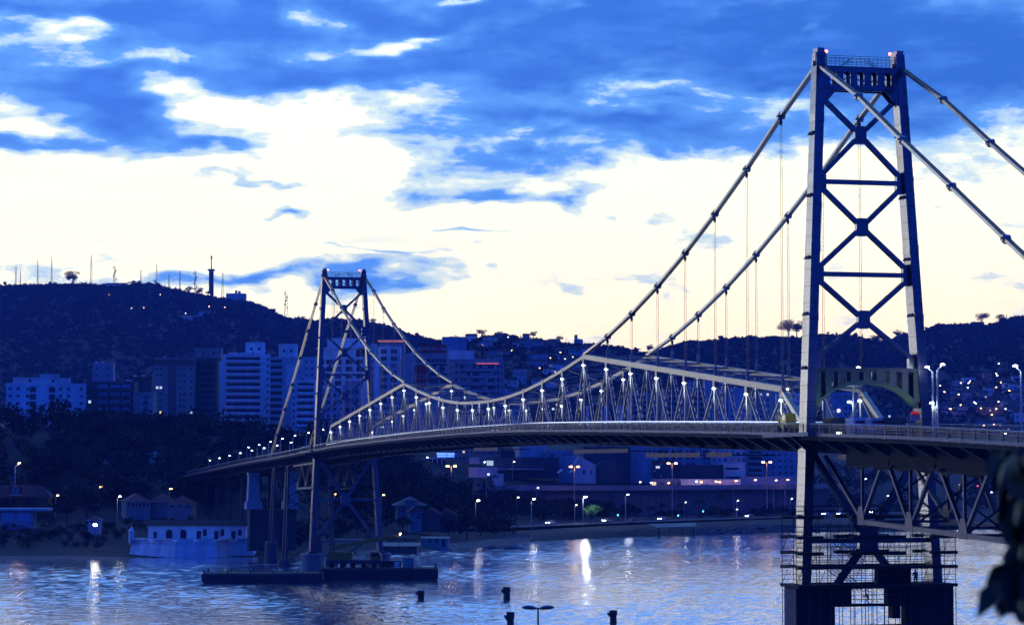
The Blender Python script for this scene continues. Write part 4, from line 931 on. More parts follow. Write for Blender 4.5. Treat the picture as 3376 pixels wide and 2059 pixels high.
ribbon('kerb', -6.3, -5.98, .50, CONCL, 'pale kerb of the avenue'); ribbon('lane_marking', -.08, .08, .355, LETW, 'dashed white lane line', dash=True); ribbon('lane_marking', -5.6, -5.45, .355, LETW, 'solid white edge line of the avenue')
g = MB(); V = [Vector(((px - 1688) / FPX * Y, Y, 0)) for px, Y in RP]
E_ = empty('crash_barrier', V[0] + Vector((0, 0, 4))); tag(E_, 'low steel crash barrier along the seaside edge of the avenue', 'barrier'); k = 0
for a, b in zip(V, V[1:]):
    d = (b - a).normalized(); nn = Vector((-d.y, d.x, 0)) * -6.6; n = int((b - a).length / 8)
    for i in range(n):
        p, q = a + (b - a) * (i / n) + nn - V[0], a + (b - a) * ((i + 1) / n) + nn - V[0]
        g = MB(); g.bar(p + Vector((0, 0, .65)), q + Vector((0, 0, .65)), .06, .32, side=nn); g.build('guard_rail', GALV, E_); g = MB(); g.bb(p.x - .08, p.x + .08, p.y - .08, p.y + .08, 0, .8); g.build('post', GALV, E_)

# ---- the white fort on the point
p0 = at(420, 1831, 738); E_ = empty('fort', (p0.x, 738, .4), 0); tag(E_, 'old white waterside fort with angled ramparts and a corner sentry turret', 'fort')
PW = 738 / FPX
FT = mat('lime_wash', (.78, .78, .77), .9, 0, .28, .35, .2, streak=True)
prof = [(0, 1, -1.0), (80, -3.2, -1.4), (165, -6.6, -1.6), (300, -4.8, -1.4), (345, 2, -1.), (412, 4.5, -.8)]        # px along the front, y, z bias
def ramp(z0, z1, b0, b1, name, m_):
    g = MB(); P = []
    for z, bt in ((z0, b0), (z1, b1)):
        for px, y, _ in prof:
            cx = (px - 206) / 206; P.append((px * PW - cx * bt * 1.2, y + bt, z))
        P.append((prof[-1][0] * PW - bt * 1.2, 22, z)); P.append((prof[0][0] * PW + bt * 1.2, 22, z))
    n = len(prof) + 2; F = [(i, (i + 1) % n, n + (i + 1) % n, n + i) for i in range(n)] + [tuple(range(n))[::-1], tuple(range(n, 2 * n))]
    g.add(P, F); return g.build(name, m_, E_)
ramp(-.6, 1.6, 0, .5, 'plinth', FT); ramp(1.6, 3.75, .45, .95, 'rampart', FT); ramp(3.75, 4.0, .7, .75, 'string_course', FT); ramp(4.0, 4.5, .95, 1.0, 'parapet', FT)
g = MB()
for i in range(len(prof) - 1):
    a, b = prof[i], prof[i + 1]; pa, pb = Vector((a[0] * PW, a[1] + 1.1, 4.5)), Vector((b[0] * PW, b[1] + 1.1, 4.5)); L_ = (pb - pa).length; n = max(1, int(L_ / 4.2))
    for k in range(n):
        u, v = pa + (pb - pa) * ((k + .1) / n), pa + (pb - pa) * ((k + .86) / n); m_ = MB(); m_.bar(u + Vector((0, .3, .3)), v + Vector((0, .3, .3)), 1.0, .6); m_.build('merlon', FT, E_)
g = MB(); g.lathe([(.5, 0), (.8, .8), (.8, 3.6), (.95, 3.7), (.95, 3.9), (.55, 4.6), (.15, 5.1), (.05, 5.4)], (.9, 1.4, 3.2), 12); g.build('sentry_turret', FT, E_)
hb = MB(); hx0, hx1 = 57 * PW, 380 * PW; hb.bb(hx0, hx1, 6.5, 14, 4.0, 8.5); hw = hb.build('barracks', FT, E_)
rf = MB(); rf.prism([(5.8, 8.51), (14.7, 8.51), (10.2, 10.2)], hx0 - .5, hx1 + .5, lambda a, b, d: (d, a, b)); rf.build('barracks_roof', TILED, E_)
DOOR = mat('dark_door', (.025, .03, .035), .8, 0, .2)
def opening(px, w_, z0, h_, arch, nm):
    g = MB(); x = px * PW; poly = [(-w_ / 2, 0), (w_ / 2, 0), (w_ / 2, h_)] + ([(w_ / 2 * math.cos(t), h_ + w_ / 2 * .8 * math.sin(t)) for t in np.linspace(.3, math.pi - .3, 6)] if arch else []) + [(-w_ / 2, h_)]
    g.prism(poly, 6.42, 6.497, lambda a, b, d: (x + a, d, z0 + b)); o = g.build(nm, DOOR, E_)
    g = MB(); g.bb(x - w_ / 2 - .15, x - w_ / 2, 6.38, 6.497, z0, z0 + h_); g.bb(x + w_ / 2, x + w_ / 2 + .15, 6.38, 6.497, z0, z0 + h_); g.build('surround', FT, o)
for px, w_, h_, ar, nm, z0 in ((80, 1.0, 2.5, 0, 'door', 4.3), (127, 1.9, 2.4, 1, 'arched_opening', 4.3), (174, 1.8, 2.4, 1, 'arched_opening', 4.3), (225, 1.3, 2.7, 0, 'door', 4.3), (245, 1.1, 1.5, 1, 'window', 5.6), (283, 1.3, 2.7, 0, 'door', 4.3), (303, 1.1, 1.5, 1, 'window', 5.6), (340, 1.3, 2.7, 0, 'door', 4.3), (361, 1.1, 1.5, 1, 'window', 5.6)):
    opening(px, w_, z0, h_, ar, nm)
# ---- houses
def house(name, px0, px1, yb, ye, Y, rise, label, wall=LGR, roof=TILE, dep=9, rz=0., hip=True, cols=(), wsz=(1., 1.3), door=None, over=.7):
    c = at(px0, yb, Y); w = (at(px1, yb, Y).x - c.x) / math.cos(rz); h = at(px0, ye, Y).z - c.z
    H_ = empty(name, (c.x, Y, c.z), rz); tag(H_, label, 'house')
    g = MB(); g.bb(0, w, 0, dep, -3, h); g.build('wall', wall, H_)
    g = MB(); o = over; k = min(w, dep) * .5 if hip else 0
    if w >= dep: A = [(-o, -o, h), (w + o, -o, h), (w + o, dep + o, h), (-o, dep + o, h), (k - (o if not hip else 0), dep / 2, h + rise), (w - k + (o if not hip else 0), dep / 2, h + rise)]; F = [(0, 1, 5, 4), (1, 2, 5), (2, 3, 4, 5), (3, 0, 4), (3, 2, 1, 0)]
    else: A = [(-o, -o, h), (w + o, -o, h), (w + o, dep + o, h), (-o, dep + o, h), (w / 2, k, h + rise), (w / 2, dep - k, h + rise)]; F = [(0, 1, 4), (1, 2, 5, 4), (2, 3, 5), (3, 0, 4, 5), (3, 2, 1, 0)]
    g.add([(x, y, z + .02) for x, y, z in A], F); rf_ = g.build('roof', roof, H_)
    g = MB(); g.bb(-o, w + o, -o, -o + .12, h - .22, h + .015); g.build('fascia_board', wall, rf_)
    for f in cols: inst('window', W_D, H_, (w * f, -.005, h * .38), None, (wsz[0], 1, wsz[1]))
    if door is not None: g = MB(); g.bb(w * door - .5, w * door + .5, -.08, -.004, 0, 2.1); g.build('door', DOOR, H_)
    return H_, w, h
house('colonial_house', 416, 492, 1682, 1653, 830, 2.6, 'long white house with tall narrow windows and red hipped roof above the fort', SHADEW, TILE, 16, .25, cols=fr(6, .12, .9), wsz=(.55, 1.7))
house('colonial_house', 492, 562, 1680, 1654, 836, 2.9, 'white house wing under a red roof without windows', SHADEW, TILE, 9, -.05)
house('garden_pavilion', 556, 632, 1680, 1661, 828, 2.9, 'small white pavilion with a steep pyramid roof', SHADEW, TILE, 7.4, -.1, cols=(.15, .5, .85), wsz=(.9, 1.2))
house('villa', 1310, 1395, 1690, 1664, 858, 2.6, 'pale villa with a broad wooden-shingled roof', SHADEW, mat('weathered_shingle', (.22, .15, .12), .9, 0, .3, .7, .4), 10, .1, cols=(.3,), over=1.6)
Hs, w_, h_ = house('villa_tower', 1338, 1367, 1690, 1646, 856, 1.1, 'little square tower with a flat-pitched roof rising from the villa', SHADEW, mat('weathered_shingle', (.22, .15, .12), .9), 3.2, .1, over=.9)
house('gabled_house', 1350, 1390, 1725, 1687, 846, 1.9, 'pale gable-fronted house with one dark window', SHADEW, TILE, 9, .1, hip=False, cols=(.75,))
house('shore_house', 1390, 1450, 1722, 1694, 850, 2.2, 'house with a long red tiled roof beside the gable-fronted house', BRN, TILE, 8, .02, hip=False, cols=(.3, .7))
house('shore_house', 1446, 1502, 1725, 1698, 856, 2.2, 'dark house under the rightmost red tiled roof of the shore village', BRN, TILE, 8, .02, hip=False)
house('beach_hut', 1390, 1480, 1800, 1773, 800, .5, 'faded green beach hut with white porch posts', GRN, METR, 6, .0, hip=False, cols=(.3, .55), door=.8, over=.3)
house('beach_hut', 1272, 1376, 1792, 1772, 792, .9, 'low open-fronted hut with an orange beam by the far pier', ORG, TILED, 7, 0, hip=False, cols=(.6,), over=.5)
house('boat_shed', 1245, 1375, 1826, 1799, 768, 1.0, 'long boat shed with a pale metal roof on the sand', BRN, METR, 9, -.03, hip=False, over=.6)
house('boat_shed', 1070, 1180, 1800, 1786, 800, .8, 'low shed with striped pale roof sheets between the far tower legs', DGR, METR, 9, 0, hip=False)
house('park_house', 1095, 1170, 1690, 1668, 890, 2., 'dim white house seen through the far tower braces', SHADEW, TILED, 8, .1, cols=(.3, .7))
# modern waterfront building and the yellow shop at the photo's left edge
def xm_(E_, w, h):
    for (a, b) in ((.04, .42), (.52, .92)):
        for z0, z1 in ((.08, .42), (.52, .90)):
            g = MB(); g.bb(w * a, w * b, -.10, -.004, h * z0, h * z1); g.build('large_pane', mat('sky_glass', (.30, .36, .50), .25, .3, .1), E_)
    g = MB(); g.bb(-2, w + 5, -1.2, 9, h + .01, h + .75); g.build('roof_slab', LGR, E_)
bld('waterfront_building', 2, 108, 1682, 800, 'modern two-storey building with large panes and a pale flat roof slab', GRY, 8, .05, yb=1760, parapet=0, extra=xm_)
def xs_(E_, w, h):
    g = MB(); A = [(-1, -1, h), (w + 1, -1, h), (w + 1, 9, h), (-1, 9, h), (3, 4, h + 4), (w - 3, 4, h + 4)]; g.add(A, [(0, 1, 5, 4), (1, 2, 5), (2, 3, 4, 5), (3, 0, 4), (3, 2, 1, 0)]); g.build('roof', TILED, E_)
    inst('window', W_P, E_, (w * .66, -.01, h * .35), None, (2., 1, 1.5))
bld('shop', -40, 160, 1638, 842, 'yellow shop with a dark hipped roof behind the modern building', YEL, 8, 0, yb=1672, parapet=0, extra=xs_)
p = at(28, 1633, 838); E_ = empty('shop_sign', (p.x, 838, p.z - 5), 0); tag(E_, 'red shop sign with a white ring emblem on two posts', 'sign')
g = MB(); g.bb(0, 4.6, -.15, .15, 5, 8.0); g.build('panel', RED, E_)
g = MB(); n = 20
for i in range(n):
    a, b = 2 * math.pi * i / n, 2 * math.pi * (i + 1) / n; g.bar((2.3 + 1. * math.cos(a), -.18, 6.8 + 1. * math.sin(a)), (2.3 + 1. * math.cos(b), -.18, 6.8 + 1. * math.sin(b)), .05, .18, side=(0, 1, 0))
g.bb(1.6, 3.0, -.2, -.155, 6.72, 6.88); g.build('ring_emblem', LETW, E_)
g = MB(); g.bb(.2, 4.4, -.2, -.155, 5.15, 5.4); g.build('stripe', LETW, E_)
for x in (.6, 4.): g = MB(); g.bb(x - .1, x + .1, -.1, .1, 0, 5); g.build('post', GALV, E_)
bld('park_kiosk', 492, 506, 1496, 930, 'slim white kiosk tower with a flat canopy roof in the dark park', WHT, 3, 0, yb=1530, parapet=0, extra=lambda E_, w, h: MB().bb(-1.6, w + 1.4, -1.2, 4, h + .01, h + .9).build('canopy', WHT, E_), cat='kiosk')
p = at(343, 1526, 925); g = MB(); g.ball((0, 0, 0), 1.9, 12, 6, .8); o = g.build('dome_tent', WHT, None, p, True); tag(o, 'small white dome tent in the dark park', 'tent')
house('park_shelter', 508, 548, 1530, 1520, 932, .9, 'low white shelter beside the park kiosk', WHT, METR, 5, 0, cols=(.5,))
# ================================================================== vegetation
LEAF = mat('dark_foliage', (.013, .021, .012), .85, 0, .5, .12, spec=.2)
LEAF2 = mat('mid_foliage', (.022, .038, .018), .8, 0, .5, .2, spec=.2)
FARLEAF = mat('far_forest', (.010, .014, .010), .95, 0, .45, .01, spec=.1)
BARK = mat('bark', (.07, .05, .04), .95, 0, .3, 2., .5)
def cloud_mesh(name, C, Rr, nper, size, m_, flat=.8):
    """leaf clumps: small two-triangle faces spread through ellipsoids centred on C"""
    C = np.asarray(C, float); Rr = np.asarray(Rr, float); n = len(C) * nper
    d = rng.normal(size=(n, 3)); d /= np.linalg.norm(d, axis=1)[:, None]; rad = rng.uniform(.45, 1.05, n) ** .7
    ctr = np.repeat(C, nper, 0) + d * rad[:, None] * np.repeat(Rr, nper, 0)
    a = rng.normal(size=(n, 3)); a /= np.linalg.norm(a, axis=1)[:, None]; b = np.cross(a, d + .4 * rng.normal(size=(n, 3))); b /= np.linalg.norm(b, axis=1)[:, None] + 1e-9
    s = (np.repeat(np.broadcast_to(np.asarray(size, float), (len(C),)), nper) * rng.uniform(.6, 1.4, n))[:, None]
    V = np.stack([ctr - a * s, ctr + b * s * .7, ctr + a * s, ctr - b * s * .7], 1).reshape(-1, 3)
    me = bpy.data.meshes.new(name); me.vertices.add(4 * n); me.vertices.foreach_set('co', V.ravel()); me.loops.add(4 * n); me.loops.foreach_set('vertex_index', np.arange(4 * n)); me.polygons.add(n)
    me.polygons.foreach_set('loop_start', np.arange(0, 4 * n, 4)); me.update(calc_edges=True); me.materials.append(m_); return me
# forest on the hills: one canopy mass per hill
for key, rid, n, lab in (('L', RIDGE_L, 12000, 'dense forest canopy covering the antenna hill'), ('M', RIDGE_M, 2200, 'patchy trees between the hillside houses'), ('R', RIDGE_R, 5200, 'forest canopy on the ridge behind the trusses'), ('E', RIDGE_E, 4600, 'forest canopy on the settlement hill')):
    C, Rr = [], []
    for i in range(n):
        px = random.uniform(max(rid[0][0], -120), min(rid[-1][0], 3500)); t = random.random() ** .8
        if i < n * .14: t = random.uniform(.975, 1.0)
        Y, z = HILLS[key](px, t); s = random.uniform(2.6, 4.8) * (1.5 if random.random() < .04 else 1) * Y / 3000 * (.62 if t > .97 else 1)
        C.append(((px - 1688) / FPX * Y, Y, z + s * .45)); Rr.append((s * 1.25, s * 1.25, s * .8))
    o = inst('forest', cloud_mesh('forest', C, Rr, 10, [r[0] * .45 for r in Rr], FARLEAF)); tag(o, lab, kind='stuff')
# woodland of the shore park and the slopes
def wood(zones, lab, dens):
    C, Rr = [], []
    for px0, px1, Y0, Y1, n, smin, smax in zones:
        for i in range(int(n * dens)):
            Y = random.uniform(Y0, Y1); px = random.uniform(px0, px1); s = random.uniform(smin, smax); z = gz(px, Y)
            for k in range(3):
                C.append(((px - 1688) / FPX * Y + random.uniform(-.5, .5) * s, Y + random.uniform(-.5, .5) * s, z + s * random.uniform(.5, 1.25))); Rr.append((s * .62, s * .62, s * .5))
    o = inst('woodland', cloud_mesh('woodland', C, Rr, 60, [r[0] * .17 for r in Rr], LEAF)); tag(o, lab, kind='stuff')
wood([(-260, 640, 862, 1000, 190, 4, 7.5), (640, 1010, 885, 1045, 70, 4, 7), (-260, 400, 840, 870, 22, 3, 5)], 'dark wooded slope of the shore park below the apartment row', 1.)
wood([(1010, 1270, 870, 1070, 60, 4, 6.5), (1240, 1600, 905, 1060, 110, 4, 7), (1250, 1700, 880, 930, 34, 3, 5)], 'dark wood behind the shore village', 1.)
wood([(1600, 2000, 1040, 1105, 60, 3.2, 5.5), (2000, 2650, 1095, 1128, 34, 1.6, 3.0), (2650, 3450, 1180, 1420, 60, 3, 6)], 'dark trees along the far side of the avenue', 1.)
wood([(-260, 420, 745, 800, 90, 1.2, 2.6), (820, 1010, 775, 830, 60, 1.6, 3.2), (1010, 1260, 800, 850, 30, 1.6, 3.), (420, 840, 782, 815, 50, .8, 1.6)], 'low scrub on the bank around the white fort', 1.)
# individual trees
CR = []
for k in range(4):
    C, Rr = [], []
    for i in range(13):
        a = random.uniform(0, 6.28); q = random.uniform(0, .72) ** .7; C.append((q * math.cos(a) * .8, q * math.sin(a) * .8, random.uniform(-.35, .55) * (1 - q * .4))); s = random.uniform(.24, .44); Rr.append((s, s, s * .7))
    CR.append((C, Rr))
CRM_ = {}
def crown_mesh(k, m_):
    if (k, m_.name) not in CRM_: CRM_[(k, m_.name)] = cloud_mesh('crown', CR[k][0], CR[k][1], 90, .05, m_)
    return CRM_[(k, m_.name)]
def trunk_mesh(h, r, seed):
    rr = random.Random(seed); g = MB(); g.tube((0, 0, -.5), (0, 0, h * .45), r, r * .75, 8)
    for i in range(5):
        a = i * 1.26 + rr.random(); g.tube((0, 0, h * (.35 + .05 * (i % 3))), (math.cos(a) * h * .22, math.sin(a) * h * .22, h * (.66 + .1 * rr.random())), r * .5, r * .15, 6)
    g.tube((0, 0, h * .44), (.1 * h * (rr.random() - .5), 0, h * .85), r * .74, r * .15, 6)
    return g.mesh('trunk', BARK)
TM = [trunk_mesh(1., .035, k) for k in range(3)]
def tree(px, Y, h, label, group=None, wide=.5, m_=None, zb=None, name='tree'):
    k = random.randrange(4); T_ = empty(name, ((px - 1688) / FPX * Y, Y, gz(px, Y) if zb is None else zb), random.uniform(0, 6.28)); tag(T_, label, 'tree', group)
    inst('trunk', TM[k % 3], T_, (0, 0, 0), None, (h, h, h)); inst('crown', crown_mesh(k, m_ or LEAF), T_, (0, 0, h * .66), None, (h * wide, h * wide, h * .48)); return T_
tree(290, 822, 15.5, 'huge round tree between the modern building and the red-roofed house', wide=.78, m_=LEAF2)
tree(225, 815, 9, 'smaller dark tree left of the huge round tree', wide=.6)
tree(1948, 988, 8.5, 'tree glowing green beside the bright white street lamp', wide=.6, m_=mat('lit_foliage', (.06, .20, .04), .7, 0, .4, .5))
for px, Y, h, lab in ((1330, 838, 7, 'dark tree hiding the gable-fronted house'), (1540, 850, 9, 'broad dark tree at the end of the sandy beach'), (1480, 846, 7, 'dark tree in front of the rightmost red roof'), (1585, 880, 7, 'low dark tree behind the beach tip'), (1700, 995, 9, 'leafy tree right of the first beach lamp'), (1780, 1005, 9, 'leafy tree behind the first moving car'), (1850, 1010, 10, 'dense tree left of the green-lit tree'), (2010, 1040, 9, 'dense tree behind the second moving car'), (2070, 1050, 8, 'round tree at the end of the avenue planting'), (700, 850, 8, 'dark tree beside the fence above the fort'), (900, 830, 11, 'tall dark tree beneath the far approach span'), (1180, 830, 9, 'dark tree behind the low striped shed')):
    tree(px, Y, h, lab, wide=.55)
for i, px in enumerate((2250, 2415, 2480, 2530, 2590)): tree(px, 1105 + i * 9, 4.2, '%s small shrub-like tree by the retaining wall counted from the left' % ['first', 'second', 'third', 'fourth', 'fifth'][i], 'small trees by the retaining wall', wide=.6)
# trees on the ridges that break the skyline
for px, lab in zip((236, 440, 620, 650, 690, 1760, 1845, 2140, 2905, 2880, 2960, 3300, 1500, 1590, 1650, 1230, 1000), ('small skyline tree beside the large round hilltop tree', 'skyline tree right of the dish mast', 'skyline tree left of the dark thin mast', 'skyline tree just right of the dark thin mast', 'skyline tree at the foot of the concrete tower', 'skyline tree on the middle hill left of the square ridge house', 'skyline tree on the middle hill near the square ridge house', 'skyline tree in the saddle above the sloping top chord', 'skyline tree in the notch between the near tower legs', 'skyline tree left of the notch between the near tower legs', 'skyline tree on the right flank of the notch', 'skyline tree near the right end of the right ridge', 'skyline tree beside the far bare slab tower', 'skyline tree above the red neon strip', 'skyline tree above the right end of the office block', 'skyline tree right of the far tower', 'skyline tree left of the far tower')):
    key = 'L' if px < 1300 else 'M' if px < 2100 else 'R' if px < 2930 else 'E'
    Y, z = HILLS[key](px, 1.0); T_ = tree(px, Y, random.uniform(9, 15) * Y / 3200, lab, 'skyline trees on the ridges', wide=.6, m_=FARLEAF, zb=z - 1)
for px, h, lab in ((238, 24, 'large round tree on the hilltop left of the masts'), (2600, 26, 'airy tall tree on the ridge just left of the near tower'), (2628, 24, 'second airy tree on the ridge touching the near tower'), (3238, 20, 'lone round tree above the dark hut on the right ridge')):
    key = 'L' if px < 1300 else 'R' if px < 2930 else 'E'; Y, z = HILLS[key](px, 1.0); tree(px, Y, h, lab, wide=.62, m_=FARLEAF, zb=z - 1)
# palms on the avenue
def palm(px, Y, h, label):
    T_ = empty('palm_tree', ((px - 1688) / FPX * Y, Y, gz(px, Y))); tag(T_, label, 'palm tree'); g = MB()
    for i in range(6): g.tube((.06 * i * i * .3, 0, h * i / 6), (.06 * (i + 1) ** 2 * .3, 0, h * (i + 1) / 6), .28 - .02 * i, .26 - .02 * i, 8)
    g.build('trunk', BARK, T_); tx = .06 * 36 * .3
    for k in range(13):
        a = k * 2 * math.pi / 13 + random.random() * .3; L_ = h * random.uniform(.34, .46); up = random.uniform(.1, .9); g = MB(); pr = Vector((tx, 0, h)); dirr = Vector((math.cos(a), math.sin(a), 0)); sd_ = Vector((-math.sin(a), math.cos(a), 0))
        for i in range(1, 9):
            t = i / 8; q = Vector((tx, 0, h)) + dirr * L_ * t + Vector((0, 0, L_ * (up * t - (1.0 + up) * t * t * .8))); g.bar(pr, q, .07, .05)
            for s in (-1, 1):
                lw = L_ * .26 * math.sin(math.pi * min(.95, t)) + .1; e = q + sd_ * s * lw + Vector((0, 0, -lw * .6)) + dirr * lw * .4; g.add([pr, q, e], [(0, 1, 2)])
            pr = q
        g.build('frond', LEAF2, T_)
for px, Y, h, lab in ((2365, 1098, 10.5, 'tall dark palm against the retaining wall'), (2180, 1062, 7, 'bushy palm left of the double lamp mast'), (2240, 1068, 7, 'palm right of the double lamp mast'), (2300, 1085, 8, 'slim palm next to the traffic light'), (2140, 1055, 6, 'short palm behind the third moving car'), (2760, 1190, 9, 'palm seen through the near tower scaffolding')): palm(px, Y, h, lab)
# dark tree leaning into the picture close to the camera
FG = empty('foreground_tree', (4.6, 13.0, 22.6)); tag(FG, 'blurred dark leafy tree hanging into the right edge close to the camera', 'tree')
g = MB(); g.tube((0, 0, 0), (-.2, .1, 3.2), .16, .12, 8); g.tube((-.2, .1, 3.2), (-.5, .15, 5.2), .12, .05, 8); g.build('trunk', BARK, FG)
g = MB(); g.tube((-.3, .12, 3.9), (-1.6, .2, 4.35), .05, .02, 6); g.tube((-.25, .1, 3.5), (-1.75, .1, 3.55), .05, .015, 6); g.build('branch', BARK, FG)
FGL = mat('near_leaf', (.024, .040, .018), .6, 0, .4, 6.)
_lf = MB(); _lf.add([(0, 0, 0), (.055, .02, -.05), (.06, .03, -.11), (0, .0, -.20), (-.06, .03, -.11), (-.055, .02, -.05), (0, -.015, -.09)], [(0, 1, 6), (1, 2, 6), (2, 3, 6), (3, 4, 6), (4, 5, 6), (5, 0, 6)]); lfm = _lf.mesh('leaf', FGL)
LV = []
for i in range(170):                                # soft mass beside the truss
    px, py = random.gauss(3396, 44), random.gauss(1640, 85)
    if 1530 < py < 1800 and px > 3272: LV.append((px, py, 1.0))
for px, py, s in ((3330, 1850, 1.0), (3350, 1835, 1.), (3372, 1860, 1.2), (3322, 1855, .8), (3345, 1905, 1.3), (3330, 1925, 1.4), (3318, 1945, 1.3), (3350, 1940, 1.5), (3340, 1965, 1.5), (3310, 1975, 1.2), (3365, 1960, 1.5), (3330, 1990, 1.3), (3355, 1990, 1.3), (3375, 1930, 1.4), (3300, 1950, .9), (3375, 2000, 1.3), (3350, 2025, 1.0), (3335, 1880, .7), (3378, 1890, .8), (3300, 1990, .8)): LV.append((px, py, s))
for px, py, s in LV:
    Y = random.uniform(12.2, 13.6); q = at(px, py - 60 * s, Y) - FG.location
    inst('leaf', lfm, FG, q, (random.uniform(-.6, .6), random.uniform(-.6, .6), random.uniform(0, 6.28)), (s * 1.0, s, s * 1.0))
# ================================================================== near tower: scaffold, enclosures, workers
CP, SP = math.cos(PHI), math.sin(PHI)
def BW(x, y, z): return Vector((35.4484 + CP * x - SP * y, 289.1986 + SP * x + CP * y, z))
SCF = empty('scaffold', BW(0, 0, 0), PHI); tag(SCF, 'tube scaffold with plank decks around the foot of the near tower', 'scaffold')
xA, xB = -4.1, 15.3
lv = [21.3, 19.0, 17.2, 15.6, 13.5]
for yy in (-2.7, 1.9):
    for i in range(15):
        x = xA + (xB - xA) * i / 14; top = 22.2 if i in (0, 1, 2, 12, 13, 14) else 20.4
        g = MB(); g.tube((x, yy, 5), (x, yy, top), .045, n=5); g.build('standard', TUBE, SCF)
    for z in lv:
        for dz_ in (.5, 1.05):
            g = MB(); g.tube((xA, yy, z + dz_), (xB, yy, z + dz_), .04, n=5); g.build('ledger', TUBE, SCF)
        for k, (a, b) in enumerate(((xA, -1.), (-1., 2.4), (2.4, 6.), (6., 9.), (9, 12.2), (12.2, xB))):
            if (k in (1, 4)) and z > 17: continue
            g = MB(); y_ = yy - (.5 if yy < 0 else -.5); g.bb(a, b - .03, min(y_, yy) - .2, max(y_, yy) + .2, z - .34 + .03 * (k % 2), z + .02 + .03 * (k % 2)); g.build('plank_deck', PLANK, SCF)
    for i in (0, 2, 5, 8, 11, 13):
        x = xA + (xB - xA) * i / 14
        for z in (13.5, 17.2): g = MB(); g.tube((x, yy, z), (x + 1.5, yy, z + 3.6), .035, n=5); g.build('brace', TUBE, SCF)
    for x, z in ((1., 15.2), (1.6, 15.2), (1., 18.8)): g = MB(); g.tube((x, yy * .7, z), (x + 3.4, yy * .7, z - 2.6), .05, n=5); g.build('brace', TUBE, SCF)
for i in (0, 1, 2, 12, 13, 14):
    x = xA + (xB - xA) * i / 14
    for z in lv: g = MB(); g.tube((x, -2.7, z - .1), (x, 1.9, z - .1), .04, n=5); g.build('transom', TUBE, SCF)
# wrapped enclosures over the piers with the connecting platforms
ENC = empty('work_enclosure', BW(0, 0, 0), PHI); tag(ENC, 'dark wrapped work enclosure around the two piers of the near tower', 'enclosure')
for x0, x1 in ((-4.0, .6), (11.3, 15.1)):
    g = MB(); g.bb(x0, x1, -2.5, 1.5, 1.2, 13.3); g.build('wrapped_pier', TARP, ENC)
    g = MB(); g.bb(x0 - .15, x1 + .15, -2.75, 1.75, 13.31, 13.5); g.build('top_deck', PLANK, ENC)
    for k in range(3): g = MB(); g.bb(x0 - .06, x0, -2.4 + k * 1.3, -1.2 + k * 1.3, 5, 13.0); g.build('tarp_sheet', mat('tarp_grey', (.06, .06, .09), .8, 0, .3, .8, .4), ENC)
for x0, x1, z0, z1 in ((.6, 2.65, 11.3, 13.3), (7.0, 11.3, 11.3, 13.3), (.6, 11.3, 11.0, 11.29), (9.16, 11.3, 8.9, 10.99), (.6, 11.3, 2.5, 8.89), (2.66, 6.99, 13.0, 13.3), (5.87, 9.9, 13.31, 15.3), (7.6, 8.6, 9.6, 10.99), (8.9, 9.3, 13.6, 15.0)):
    g = MB(); g.bb(x0 + .004, x1 - .004, -2.45, -1.3, z0, z1); g.build('hoarding', TARP, ENC)
for z in (8.9, 11.8, 12.3): g = MB(); g.tube((.7, -2.55, z), (9.2, -2.55, z + .05), .05, n=5); g.build('guard_rail', TUBE, ENC)
for x in (3.0, 4.6, 5.0, 6.6, 8.6): g = MB(); g.tube((x, -2.6, 8.5), (x, -2.6, 13.2), .035, n=5); g.build('upright', TUBE, ENC)
# workers
CLOTH = mat('dark_workwear', (.05, .05, .07), .9, 0, .2, 3.); SKIN = mat('skin', (.30, .19, .14), .6, 0, .1, 8.)
def person(loc, rz, label, crouch=False):
    vs_, es, rad = [], [], []
    def V(x, y, z, r): vs_.append((x, y, z)); rad.append(r); return len(vs_) - 1
    h = .62 if crouch else .95; lean = .28 if crouch else .04
    pel = V(0, 0, h, .15); ch = V(0, lean, h + .42, .17); nk = V(0, lean + .06, h + .60, .065); hd = V(0, lean + .09, h + .74, .10); ht = V(0, lean + .09, h + .84, .075); es += [(pel, ch), (ch, nk), (nk, hd), (hd, ht)]
    for s in (-1, 1):
        hp = V(s * .11, 0, h - .06, .105); kn = V(s * .13, .28 if crouch else .06 * s, .46 if not crouch else .42, .075); an = V(s * .13, -.02 if crouch else -.05 * s, .08, .05); ft = V(s * .14, .16, .04, .045); es += [(pel, hp), (hp, kn), (kn, an), (an, ft)]
        sh = V(s * .20, lean, h + .50, .075); eb = V(s * .27, lean + .12, h + .22, .055); wr = V(s * .20, lean + .36, h + .20, .04); es += [(ch, sh), (sh, eb), (eb, wr)]
        for k in range(4): f1 = V(s * .20 + (k - 1.5) * .022, lean + .44, h + .19, .011); f2 = V(s * .20 + (k - 1.5) * .022, lean + .49, h + .165, .009); es += [(wr, f1), (f1, f2)]
        th = V(s * .155, lean + .41, h + .20, .012); es.append((wr, th))
    me = bpy.data.meshes.new('person'); me.from_pydata(vs_, es, []); me.materials.append(CLOTH); o = inst('person', me, None, loc, (0, 0, rz)); md = o.modifiers.new('skin', 'SKIN'); md.use_smooth_shade = True
    for i, r in enumerate(rad): me.skin_vertices[0].data[i].radius = (r, r)
    me.skin_vertices[0].data[0].use_root = True; o.modifiers.new('sub', 'SUBSURF').levels = 1
    g = MB(); g.lathe([(.125, 0), (.13, .05), (.10, .11), (.03, .14)], (0, lean + .09, h + .80), 12); g.lathe([(.165, -.01), (.165, .01)], (0, lean + .11, h + .80), 12); g.build('hard_hat', mat('white_helmet', (.6, .6, .58), .5), o)
    tag(o, label, 'person'); return o
person(BW(10.6, -2.1, 13.3), PHI + 2.6, 'worker in dark clothes standing on the top deck by the right-hand enclosure')
person(BW(4.9, -2.0, 11.3), PHI + 1.2, 'worker in a hard hat bending in the opening between the piers', True)

